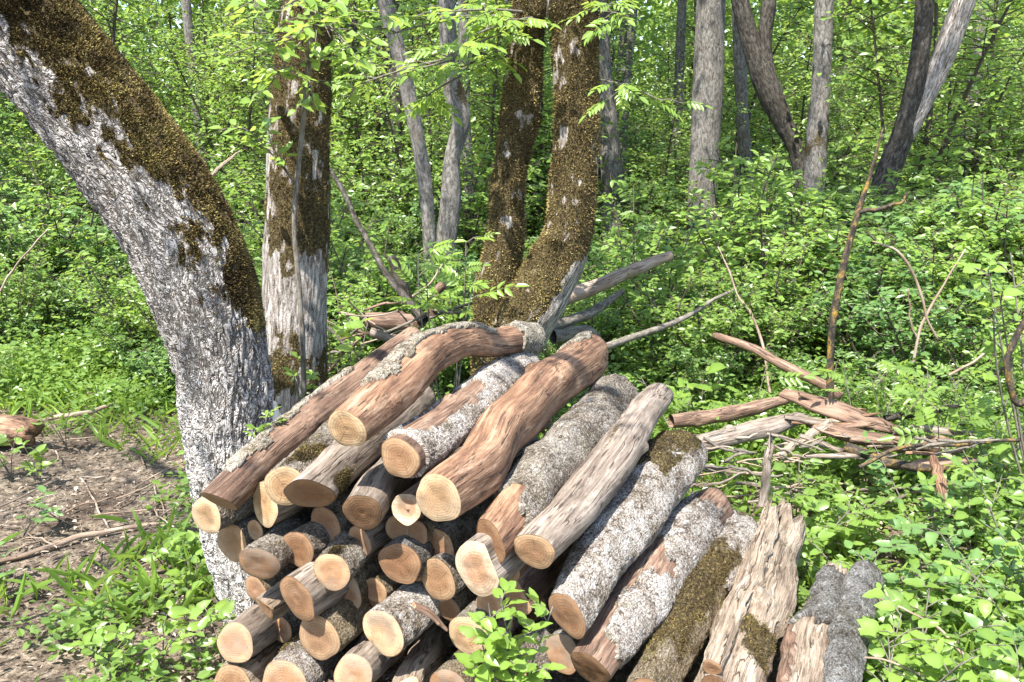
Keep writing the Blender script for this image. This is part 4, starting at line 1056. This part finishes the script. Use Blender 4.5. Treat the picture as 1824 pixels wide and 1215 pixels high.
while nb < 215:
    y = 4.7 + 5.3 * r.random()
    x = r.uniform(-0.66, 0.68) * (y + 0.5)
    if abs(x) < 0.9 and y < 5.6: continue
    if x < -0.9 and y < 5.3: continue
    k = int(r.integers(0, len(BUSH))); nm, lab, me, h = BUSH[k]; lab = lab.replace('shrub', 'bush')
    s = r.uniform(0.3, 0.62) * min(1.0, 0.55 + 0.45 * (y - 4.7) / 1.5) * (1.5 if x > 0.8 and y > 5.2 else 1.0)
    ppx = 912 + F * x / (y * math.cos(PITCH) + 0.2)
    lim = 450 if 1185 < ppx < 1300 else r.uniform(290, 430) if ppx > 1080 else r.uniform(360, 470)
    s = max(0.25, min(s * (1.7 if ppx > 1080 else 1.2), at(ppx, lim, y).z / h))
    o = link('low_bush', me, None, (x, y, gz(x, y) - 0.02))
    o.scale = (s * r.uniform(0.9, 1.3), s * r.uniform(0.9, 1.3), s); o.rotation_euler.z = r.uniform(-0.9, 0.9)
    tag(o, 'small ' + lab + ' ' + where(x, y), 'bush', lab + 'es close to the clearing'); nb += 1
nb = 0
while nb < 74:
    y = 9.5 + 16 * r.random()
    x = r.uniform(-0.72, 0.72) * (y + 1)
    k = int(r.integers(0, 4)); s = r.uniform(0.6, 1.25)
    if blocked(x, y, 5 * s, 1.0 * s): continue
    o = link('young_tree', YT[k], None, (x, y, gz(x, y) - 0.03))
    o.scale = (s, s, s); o.rotation_euler.z = r.uniform(-0.9, 0.9)
    tag(o, YLAB[k] + ' ' + where(x, y), 'tree', YLAB[k] + 's'); nb += 1

# plain far trunks
ft = []
for k in range(22):
    y = r.uniform(14, 27); x = r.uniform(-0.66, 0.66) * y
    rad = r.uniform(0.07, 0.16); hgt = r.uniform(8, 11); g = gz(x, y)
    lean = r.normal(0, 0.5, 2)
    p = [(x, y, g - 0.08, rad * 1.2), (x + lean[0] * 0.2, y, g + 2, rad), (x + lean[0] * 0.6 + r.normal(0, .15), y, g + 5, rad * 0.85), (x + lean[0], y + lean[1], g + hgt, rad * 0.5)]
    sw = Sweep(p, 24, 12, CAMREF, 0.06, 2, k)
    org = (x, y, g)
    t = thing('forest_tree', ('distant grey trunk standing ' if k % 3 else 'distant dark trunk standing ') + where(x, y), 'tree', org, 'distant trunks in the wood')
    link('trunk', sw.body('trunk', M['grey'] if k % 3 else M['dark'], org, cap=False), t)
    add_crown(t, p[-1][:3], r.uniform(1.8, 2.8), k, k)

# the wood beyond, one mass of leaves
def far_wood():
    q = np.random.default_rng(77); P = []
    for c in range(560):
        y = q.uniform(25, 44); x = q.uniform(-0.85, 0.85) * y; z = q.uniform(0.4, 11)
        P.append(np.array([x, y, z]) + q.normal(0, 1, (280, 3)) * [1.3, 1.0, 0.9])
    P = np.vstack(P); P = P[P[:, 2] > 0.05]
    V, Q = leaf_simple(P, q.normal(size=P.shape), q.normal(0, .6, P.shape) + [-.2, -.6, .8], q.uniform(0.16, 0.36, len(P)), 0.75)
    o = link('far_wood', mk_mesh('far_wood', V, Q, [M['lf_lime']], {'tint': np.repeat(np.clip(q.normal(0.5, 0.3, len(P)), 0, 1), 4)}, smooth=False))
    o['kind'] = 'stuff'; tag(o, 'dense green wood closing off the background', 'wood')
far_wood()

# ------------------------------------------------------------------ ground cover
def herb_density(x, y):
    n = fbm(np.stack([x * 0.9, y * 0.9, x * 0 + 3], -1), 3)
    n2 = fbm(np.stack([x * 2.6, y * 2.6, x * 0 + 9], -1), 2)
    d = np.clip((y - 4.3) * 0.9 + 0.2 + n * 0.4, 0, 1)
    left = x < -0.55
    d = np.where(left, np.clip((y - 4.6) * 0.8 + n * 0.45 + n2 * 0.35, 0.0, 1), np.clip(0.55 + n * 0.5 + (x - 0.6) * 0.3, 0, 1))
    d = np.where(left & (n2 + n * 0.7 > 0.5), np.maximum(d, 0.30), d)
    under = (x > -0.9) & (x < 0.95) & (y > 2.0) & (y < 3.5)         # below the stack
    d = np.where((x > 0.7) & (x < 1.9) & (y > 3.1) & (y < 4.4), d * 0.3, d)
    return np.where(under, 0, d)

def ground_cover():
    q = np.random.default_rng(21)
    n = 98000
    y = 1.9 + 14.5 * q.random(n) ** 1.25; x = q.uniform(-0.75, 0.75, n) * (y + 1.0)
    keep = q.random(n) < herb_density(x, y) * np.clip(1.5 - y / 18, 0.25, 1) * np.clip(0.35 + y / 6, 0, 1)
    x, y = x[keep], y[keep]
    z = np.array([gz(a, b) for a, b in zip(x, y)])
    P, D, N, S, T = [], [], [], [], []
    k = 6
    m = len(x); hgt = q.uniform(0.02, 0.16, m) * np.clip(0.5 + y / 9, 0.5, 1.25) * (1 + 1.6 * np.clip(fbm(np.stack([x * 2.2, y * 2.2, x * 0 + 7], -1), 2), 0, 1)) + 0.25 * (q.random(m) < 0.07) * np.clip((y - 3.5) / 2, 0, 1)
    tone = np.clip(0.5 + 0.4 * fbm(np.stack([x * 0.7, y * 0.7, x * 0], -1), 2), 0, 1)
    for j in range(k):
        az = q.uniform(0, 6.283, m); f = (j + 1) / k
        b = np.stack([x + q.normal(0, .03, m), y + q.normal(0, .03, m), z + hgt * f], -1)
        P.append(b); D.append(np.stack([np.cos(az), np.sin(az), q.normal(0.15, .3, m)], -1)); N.append(q.normal(0, .45, (m, 3)) + [-0.1, -0.3, 1])
        S.append(q.uniform(0.02, 0.05, m) * np.clip(0.75 + y / 16, 0.7, 1.5)); T.append(np.clip(tone + q.normal(0, .2, m), 0, 1))
    P, D, N, S, T = map(np.concatenate, (P, D, N, S, T))
    nr = P[:, 1] < 4.6
    V, Q = leaf_arrays(P[nr], D[nr], N[nr], S[nr], 0.6)
    V2, Q2 = leaf_simple(P[~nr], D[~nr], N[~nr], S[~nr], 0.65)
    o = link('ground_cover', mk_mesh('ground_cover', np.vstack([V, V2]), [Q, Q2 + len(V)], [M['lf_mid']], {'tint': np.concatenate([np.repeat(T[nr], 6), np.repeat(T[~nr], 4)])}, smooth=False))
    o['kind'] = 'stuff'; tag(o, 'low green herbs covering the forest floor', 'ground cover')
    # grass blades
    n = 60000
    y = 2.0 + 8 * q.random(n) ** 1.1; x = q.uniform(-0.75, 0.75, n) * (y + 1.0)
    keep = q.random(n) < np.clip(herb_density(x, y) + 0.3, 0, 1) * (fbm(np.stack([x * 1.6, y * 1.6, x * 0 + 5], -1), 2) > -0.12)
    under = (x > -1.0) & (x < 1.1) & (y < 3.6)
    keep &= ~under
    x, y = x[keep], y[keep]; m = len(x)
    z = np.array([gz(a, b) for a, b in zip(x, y)])
    az = q.uniform(0, 6.283, m); tl = q.uniform(0.2, 1.0, m)
    D = np.stack([np.cos(az) * tl, np.sin(az) * tl, np.full(m, 0.8)], -1)
    V, Q = leaf_arrays(np.stack([x, y, z - 0.01], -1), D, q.normal(0, .4, (m, 3)) + [0, 0, 1], q.uniform(0.06, 0.2, m), 0.07, 0.1, 0.3)
    o = link('grass', mk_mesh('grass', V, Q, [M['lf_lime']], {'tint': np.repeat(np.clip(q.normal(.4, .3, m), 0, 1), 6)}, smooth=False))
    o['kind'] = 'stuff'; tag(o, 'short grass sprouting between the litter and herbs', 'grass')
    # leaf litter and chips
    n = 46000
    y = 1.7 + 5.5 * q.random(n) ** 1.1; x = q.uniform(-0.8, 0.75, n) * (y + 0.8)
    z = np.array([gz(a, b) for a, b in zip(x, y)]) + 0.004 + 0.012 * q.random(n)
    az = q.uniform(0, 6.283, n)
    V, Q = leaf_arrays(np.stack([x, y, z], -1), np.stack([np.cos(az), np.sin(az), q.normal(0.05, .25, n)], -1), q.normal(0, .35, (n, 3)) + [0, 0, 1], 0.006 + 0.03 * q.random(n) ** 2.2, q.uniform(0.2, 0.7, n)[:, None], 0.5, 0.2)
    patch = np.clip(0.5 + 0.45 * fbm(np.stack([x * 1.8, y * 1.8, x * 0 + 2], -1), 3), 0, 1)
    o = link('leaf_litter', mk_mesh('leaf_litter', V, Q, [M['litter']], {'tint': np.repeat(np.clip(patch * 0.7 + q.normal(.15, .22, n), 0, 1), 6)}, smooth=False))
    o['kind'] = 'stuff'; tag(o, 'dry brown leaf litter strewn over the bare path', 'leaf litter')
ground_cover()

# ------------------------------------------------------------------ near plants, each leaf its own piece
def leaf_mesh(name, mat, wr=0.5, lobes=0.0, seed=0):
    """one pointed leaf blade, length 1 along +Y, with a folded midrib, droop and serrated edge"""
    q = np.random.default_rng(seed); n = 9
    t = np.linspace(0, 1, n)
    w = wr * 0.5 * np.sin(np.pi * np.clip(t, 0, 1) ** 0.75) ** 0.8 * (1 + lobes * np.sin(t * 34))
    w[0] = 0.012; w[-1] = 0.004
    zz = -0.22 * t ** 2 + 0.03 * np.sin(t * 7)
    mid = np.stack([0.015 * np.sin(t * 5), t, zz], -1)
    Lf = mid + np.stack([-w, 0 * t, 0.30 * w + 0.02 * q.normal(size=n)], -1)
    Rt = mid + np.stack([w, 0 * t, 0.30 * w + 0.02 * q.normal(size=n)], -1)
    V = np.vstack([Lf, mid, Rt]); i = np.arange(n - 1)
    Q = np.concatenate([np.stack([i, i + n, i + n + 1, i + 1], -1), np.stack([i + n, i + 2 * n, i + 2 * n + 1, i + n + 1], -1)])
    tv = np.clip(np.concatenate([0.45 + 0 * t, 0.75 + 0 * t, 0.5 + 0 * t]) + q.normal(0, .12), 0, 1)
    return mk_mesh(name, V, Q, [mat], {'tint': tv})

def pinnate_mesh(name, mat, pairs=4, seed=0):
    """one feathered leaf: a stalk with paired leaflets, length 1 along +Y"""
    q = np.random.default_rng(seed)
    t = np.linspace(0, 1, 8); rib = np.stack([0.02 * np.sin(t * 4), t * 0.78, -0.18 * t ** 2], -1)
    V1, Q1, _ = tubes_mesh([(rib, 0.010, 0.005)], 4)
    P, D, N, S = [], [], [], []
    for k in range(pairs):
        f = 0.28 + 0.68 * k / pairs
        b = np.array([0, f * 0.78, -0.18 * f * f])
        for sg in (-1, 1):
            P.append(b); D.append([sg * 0.9, 0.55, -0.25 + q.normal(0, .12)]); N.append([0, 0.1 * q.normal(), 1]); S.append(0.36 * q.uniform(0.8, 1.1) * (1 - 0.25 * abs(k - 1.5) / 2))
    P.append(rib[-1]); D.append([0, 1, -.4]); N.append([0, .3, 1]); S.append(0.36)
    V2, Q2 = leaf_arrays(P, D, N, S, 0.42, 0.25, 0.15)
    tv = np.concatenate([np.full(len(V1), 0.3), np.repeat(np.clip(q.normal(0.55, 0.2, len(P)), 0, 1), 6)])
    return mk_mesh(name, np.vstack([V1, V2]), [Q1, Q2 + len(V1)], [mat], {'tint': tv})

LEAF = {k: [leaf_mesh('leaf', M[k], w, 0.06, i) for i, w in enumerate((0.46, 0.55, 0.62))] for k in ('lf_mid', 'lf_lime', 'lf_blue')}
PINN = {k: [pinnate_mesh('leaf', M[k], p, i) for i, p in enumerate((3, 4, 5))] for k in ('lf_mid', 'lf_lime')}

def place_leaf(me, parent, org, p, d, up, s):
    d = Vector(d).normalized(); up = Vector(up)
    x = d.cross(up)
    if x.length < 1e-3: x = d.cross(Vector((1, 0, 0)))
    x.normalize(); z = x.cross(d)
    m = Matrix(((x.x, d.x, z.x), (x.y, d.y, z.y), (x.z, d.z, z.z))).to_4x4()
    m = Matrix.Translation(Vector(p) - Vector(org)) @ m @ Matrix.Diagonal((s, s, s, 1))
    o = link('leaf', me, parent); o.matrix_local = m
    return o

def leafy(label, base, tips, leaf, mat, ls, ntw=3, nlf=4, cat='plant', name='leafy_plant', group=None, rr=0.004, start=0.25, twl=0.16, parent=None, droop=0.15, stemmat='stem', pinnate=False, spread=0.25, seed=None):
    """stems from base to each tip, side twigs, and single leaves along them"""
    q = random.Random(seed if seed is not None else label)
    org = Vector(base) if parent is None else Vector(parent.location)
    t = thing(name, label, cat, org, group) if parent is None else parent
    pool = PINN[mat] if pinnate else LEAF[mat]
    tubes = []; leaves = []
    for tip in tips:
        b, e = Vector(base), Vector(tip)
        ln = (e - b).length
        mid = (b + e) / 2 + Vector((q.uniform(-.1, .1), q.uniform(-.1, .1), q.uniform(0.02, .12))) * ln
        pt = lambda f: b * (1 - f) ** 2 + mid * 2 * f * (1 - f) + e * f * f
        tubes.append(([tuple(pt(k / 8) - org) for k in range(9)], rr, rr * 0.4))
        for w in range(ntw):
            f = start + (1 - start) * (w + q.random()) / ntw
            a = pt(f); az = q.uniform(0, 6.28)
            main = (e - b).normalized()
            d = (main * 0.55 + Vector((math.cos(az), math.sin(az), q.uniform(-.1, .5)))).normalized()
            l = twl * q.uniform(0.5, 1.1)
            c = a + d * l + Vector((0, 0, -droop * l)); m2 = (a + c) / 2 + Vector((0, 0, 0.1 * l))
            tubes.append(([tuple(v - org) for v in (a, m2, c)], rr * 0.45, rr * 0.25))
            side = d.cross(Vector((0, 0, 1)))
            for k in range(nlf):
                g = (k + 1) / nlf; pp = a * (1 - g) ** 2 + m2 * 2 * g * (1 - g) + c * g * g
                sg = 1 if k % 2 else -1
                dd = d * (0.6 if k < nlf - 1 else 2) + side * sg * 0.9 + Vector((q.gauss(0, spread), q.gauss(0, spread), q.gauss(-droop, .2)))
                leaves.append((pp, dd, Vector((q.gauss(-0.1, .45), q.gauss(-0.35, .45), 1)), ls * q.uniform(0.4, 1.25)))
    V, Q, A = tubes_mesh(tubes, 5)
    link('stem', mk_mesh('stem', V, Q, [M[stemmat]], {'cyl': A, 'moss': np.zeros(len(V)), 'tint': np.full(len(V), 0.5)}), t)
    for pp, dd, up, s in leaves:
        place_leaf(q.choice(pool), t, org, pp, dd, up, s)
    return t

def tips_px(lst):
    return [at(x, y, Y) for x, y, Y in lst]

# sprig growing in front of the stack
leafy('bright green sprig growing up in front of the sawn log ends', at(905, 1290, 2.02), tips_px([(870, 1075, 2.02), (905, 1120, 2.0), (925, 1165, 2.0), (860, 1150, 1.98), (985, 1080, 2.08), (950, 1190, 2.0), (890, 1060, 2.03), (875, 1190, 1.96), (915, 1090, 2.0)]), None, 'lf_lime', 0.05, 6, 4, twl=0.075, rr=0.003, cat='sprig', name='leafy_sprig')
leafy('small leaf cluster at the joint of the leaning trunk and stack', at(465, 800, 2.75), tips_px([(478, 735, 2.75), (460, 765, 2.72), (490, 752, 2.76)]), None, 'lf_lime', 0.028, 4, 4, twl=0.04, rr=0.002, name='leafy_sprig', cat='sprig')
# low plants on the left
for k, (x, y, h, mt) in enumerate([(285, 1190, .16, 'lf_lime'), (350, 1150, .18, 'lf_lime'), (330, 1080, .16, 'lf_lime'), (230, 1200, .14, 'lf_lime'), (400, 1200, .18, 'lf_mid'), (300, 1020, .14, 'lf_lime'), (370, 1010, .15, 'lf_lime'), (20, 850, .22, 'lf_mid'), (70, 860, .2, 'lf_lime'), (40, 960, .14, 'lf_blue'), (10, 1050, .14, 'lf_blue'), (120, 800, .2, 'lf_mid')]):
    b = G(x, y)
    leafy('low leafy seedling sprouting from the litter beside the bare path', b, [b + Vector((random.uniform(-.12, .12), random.uniform(-.1, .1), h * random.uniform(.7, 1.2))) for _ in range(3)], None, mt, 0.055, 3, 3, twl=0.07, rr=0.002, name='seedling', cat='seedling', group='seedlings beside the path', seed=k)
# broadleaf plants on the right
NEARL = [(n, at(px, py, Y).x, Y) for n, px, py, Y in (('the dark blue-grey log', 1530, 1100, 2.5), ('the broken rotten log', 1440, 960, 3.1), ('the reddish stake', 1680, 880, 3.35), ('the bare grey twig', 1700, 1150, 2.45),
         ('the orange-spotted branch', 1800, 680, 3.4), ('the yellow lichen branch', 1580, 825, 3.6), ('the curved low twig', 1620, 1200, 2.25), ('the grey wood stump', 1365, 850, 3.4))]
RP = [(1590, 1200, 2.2, .30), (1700, 1190, 2.25, .34), (1790, 1200, 2.2, .36), (1640, 1120, 2.55, .30), (1760, 1110, 2.55, .36), (1580, 1040, 2.85, .3), (1680, 1030, 2.8, .32), (1790, 1000, 2.8, .4), (1440, 950, 3.2, .28), (1500, 930, 3.3, .3), (1580, 930, 3.3, .3), (1660, 930, 3.3, .3), (1740, 900, 3.3, .36), (1810, 880, 3.2, .42), (1720, 830, 3.7, .36), (1790, 800, 3.7, .42), (1850, 1090, 2.5, .45), (1460, 1010, 3.0, .2), (1540, 1180, 2.4, .2), (1640, 860, 3.5, .25), (1420, 880, 3.5, .25)]
for k, (x, y, Y, h) in enumerate(RP):
    p = at(x, y, Y); b = Vector((p.x, p.y, gz(p.x, p.y)))
    h = max(h * 0.6, min(h * 1.4, p.z + 0.08))
    mt = random.choice(['lf_lime', 'lf_mid', 'lf_blue', 'lf_mid'])
    nl = min(NEARL, key=lambda l: (l[1] - b.x) ** 2 + (l[2] - b.y) ** 2)[0]
    leafy(('tall ' if h > 0.33 else 'low ') + {'lf_lime': 'lime green', 'lf_mid': 'mid green', 'lf_blue': 'cool green'}[mt] + ' broadleaf plant growing by ' + nl, b, [b + Vector((random.uniform(-.2, .2), random.uniform(-.16, .16), h * random.uniform(.75, 1.2))) for _ in range(3)], None, mt, 0.058, 6, 4, twl=0.13, rr=0.003, name='broadleaf_plant', group='broadleaf plants by the low logs', seed=100 + k)
for k, (x, y, Y) in enumerate([(1560, 700, 4.0), (1620, 690, 4.2), (1680, 700, 4.1), (1740, 690, 4.2), (1790, 720, 4.0), (1700, 760, 3.8), (1230, 720, 4.4), (1330, 700, 4.6)]):
    p = at(x, y, Y); b = Vector((p.x, p.y, gz(p.x, p.y))); h = max(0.25, p.z + 0.05)
    leafy('feather-leaved plant growing ' + ['behind the flaking rotten slab', 'behind the hooked bare twig', 'beside the three-armed twig', 'beyond the rotten chunk', 'beside the orange-spotted branch', 'at the end of the cracked slab', 'behind the faded sunken log', 'beside the long dead pole'][k], b, [b + Vector((random.uniform(-.25, .25), random.uniform(-.2, .2), h * random.uniform(.8, 1.2))) for _ in range(3)], None, 'lf_mid', 0.17, 3, 2, twl=0.1, rr=0.003, name='feather_leaved_plant', group='feather-leaved plants by the rotten wood', pinnate=True, seed=200 + k)
for k, (x, y, Y) in enumerate([(1215, 700, 4.7), (1245, 690, 4.8)]):
    p = at(x, y, Y); b = Vector((p.x, p.y, gz(p.x, p.y)))
    leafy('big upright glossy leaves behind the smooth grey log', b, [p + Vector((.02 * k, 0, 0.1)), p + Vector((-.08, 0, .06))], None, 'lf_lime', 0.14, 2, 2, twl=0.06, rr=0.003, name='big_leaf_plant', group='big glossy leaves behind the stack', seed=230 + k)
# sprays between the trunks
leafy('lime feather-leaved sapling between the two mossy trees', Vector((at(800, 560, 4.35).x, 4.35, 0.0)), tips_px([(830, 430, 4.3), (745, 450, 4.3), (760, 495, 4.25), (850, 490, 4.2), (800, 520, 4.25)]), None, 'lf_lime', 0.17, 3, 2, twl=0.10, rr=0.005, name='ash_sapling', cat='sapling', start=0.72, pinnate=True)
leafy('leafy shoot with narrow bright leaves at the straight tree foot', Vector((at(600, 640, 3.5).x, 3.5, 0.0)), tips_px([(620, 560, 3.5), (585, 590, 3.5), (655, 575, 3.5), (640, 620, 3.45), (600, 640, 3.45)]), None, 'lf_lime', 0.065, 3, 3, twl=0.09, rr=0.003, name='leafy_shoot', cat='shoot', start=0.6)
leafy('small bright shoot on the blaze of the straight tree', Vector((at(545, 690, 3.75).x, 3.75, 0.0)), tips_px([(535, 630, 3.75), (560, 650, 3.72), (520, 655, 3.75)]), None, 'lf_lime', 0.045, 3, 4, twl=0.07, rr=0.003, name='leafy_shoot', cat='shoot', start=0.75)
# sapling in front of the straight tree whose leaves fill the top
b = Vector((at(540, 700, 3.6).x, 3.6, 0.0))
t = thing('leafy_sapling', 'thin grey sapling whose bright leaves hide the top of the straight tree', 'sapling', b)
sw = Sweep([(*b, .012), (*at(535, 560, 3.6), .011), (*at(524, 380, 3.6), .010), (*at(536, 220, 3.6), .010), (*at(548, 70, 3.6), .009), (*at(552, -120, 3.6), .008)], 50, 7, CAMREF, 0.05, 2, 3, crook=0.01)
link('trunk', sw.body('trunk', M['stem'], b), t)
for k, (sx, sy, tips) in enumerate([(548, 60, [(430, 60, 3.4), (380, 110, 3.4), (470, 170, 3.35)]), (550, 20, [(600, 40, 3.4), (640, 110, 3.4), (660, 150, 3.45)]), (550, -20, [(500, 20, 3.3), (450, 0, 3.4), (560, 90, 3.3)]), (551, -60, [(640, 20, 3.5), (590, 70, 3.3), (400, 30, 3.5)]), (526, 330, [(480, 250, 3.5), (440, 230, 3.5)]), (545, 110, [(500, 140, 3.4), (560, 190, 3.45)])]):
    leafy('x', at(sx, sy, 3.6), tips_px(tips), None, 'lf_lime', 0.064, 5, 4, twl=0.15, rr=0.003, parent=t, start=0.3, seed=300 + k)
# leafy branches of the forked mossy tree hanging across the top
for k, (sx, sy, tips) in enumerate([(985, 30, [(850, 60, 4.3), (760, 30, 4.3), (800, 100, 4.3), (700, 60, 4.3)]), (970, 20, [(910, 10, 5.1), (860, -10, 5.0), (880, 60, 5.0)]), (930, 90, [(820, 120, 4.8), (720, 130, 4.7), (760, 170, 4.7), (640, 150, 4.7)])]):
    leafy('x', at(sx, sy, 4.8), tips_px(tips), None, 'lf_lime', 0.19, 4, 3, twl=0.16, rr=0.008, parent=FORK_TREE, start=0.3, seed=320 + k, pinnate=True)
leafy('x', at(1060, 140, 4.6), tips_px([(1120, 160, 4.4), (1180, 180, 4.4)]), None, 'lf_lime', 0.17, 3, 2, twl=0.12, rr=0.004, parent=FORK_TREE, start=0.4, seed=331, pinnate=True)
leafy('x', at(1060, 20, 4.6), tips_px([(1090, 10, 4.4), (1120, 30, 4.4)]), None, 'lf_lime', 0.17, 3, 2, twl=0.12, rr=0.004, parent=FORK_TREE, start=0.4, seed=332, pinnate=True)
# lime bushes in front of the far trunks
for k, (x, y, Y, h) in enumerate([(1330, 210, 7.5, 0.7), (1370, 270, 7.3, 0.7), (1290, 330, 7.2, 0.6), (1400, 330, 7.4, 0.7)]):
    p = at(x, y, Y); b = Vector((p.x, p.y, gz(p.x, p.y)))
    q = np.random.default_rng(400 + k)
    o = link('shrub', bush_mesh('shrub', q, M['twig'], M['lf_lime'], h=p.z, spread=0.35, nst=4, ntw=16, nlf=8, ls=0.085, low=0.25, twl=0.2), None, b)
    tag(o, ['tallest lime green bush beside the smooth grey trunk', 'tall lime bush in front of the dark forked trunk', 'lime bush at the foot of the smooth grey trunk', 'lime bush in front of the slim reddish trunk'][k], 'shrub', 'tall lime bushes before the grey trunks')
for k, (x, y, Y, lab) in enumerate([(1140, 290, 6.6, 'airy sapling right behind the pale slanting pole'), (1178, 385, 6.0, 'short airy sapling beyond the long grey branch'), (1318, 170, 7.0, 'tall airy sapling veiling the gap beside the smooth grey trunk'), (1352, 235, 6.6, 'airy sapling before the dark forked trunk'),
                                   (1412, 255, 7.0, 'airy sapling before the slim reddish trunk'), (1486, 340, 6.4, 'airy sapling behind the dark lichen-dotted stem'), (1600, 430, 6.0, 'short airy sapling behind the hooked bare twig'), (1705, 330, 7.0, 'tall airy sapling beyond the leaning forked tree'),
                                   (1785, 290, 6.4, 'tall airy sapling behind the orange-spotted branch'), (1740, 430, 5.6, 'short airy sapling above the three-armed twig'), (1665, 350, 7.6, 'airy sapling at the foot of the leaning forked tree'), (640, 330, 6.4, 'airy sapling behind the brush heap'), (800, 470, 6.0, 'short airy sapling behind the feather-leaved sapling')]):
    p = at(x, y, Y); b = Vector((p.x, p.y, gz(p.x, p.y)))
    o = link('slim_sapling', bush_mesh('slim_sapling', np.random.default_rng(430 + k), M['twig'], M[['lf_lime', 'lf_mid', 'lf_lime'][k % 3]], h=p.z, spread=0.32, nst=3, ntw=17, nlf=9, ls=0.06, low=0.2, twl=0.17), None, b)
    tag(o, lab, 'sapling', 'airy saplings behind the stack')
leafy('leafy branch reaching in over the orange-spotted branch', Vector((at(1900, 560, 3.6).x, 3.6, 0)), tips_px([(1760, 480, 3.6), (1780, 520, 3.5), (1800, 450, 3.6), (1770, 560, 3.5)]), None, 'lf_lime', 0.08, 4, 4, twl=0.14, rr=0.006, name='leafy_shrub', cat='shrub', start=0.6)
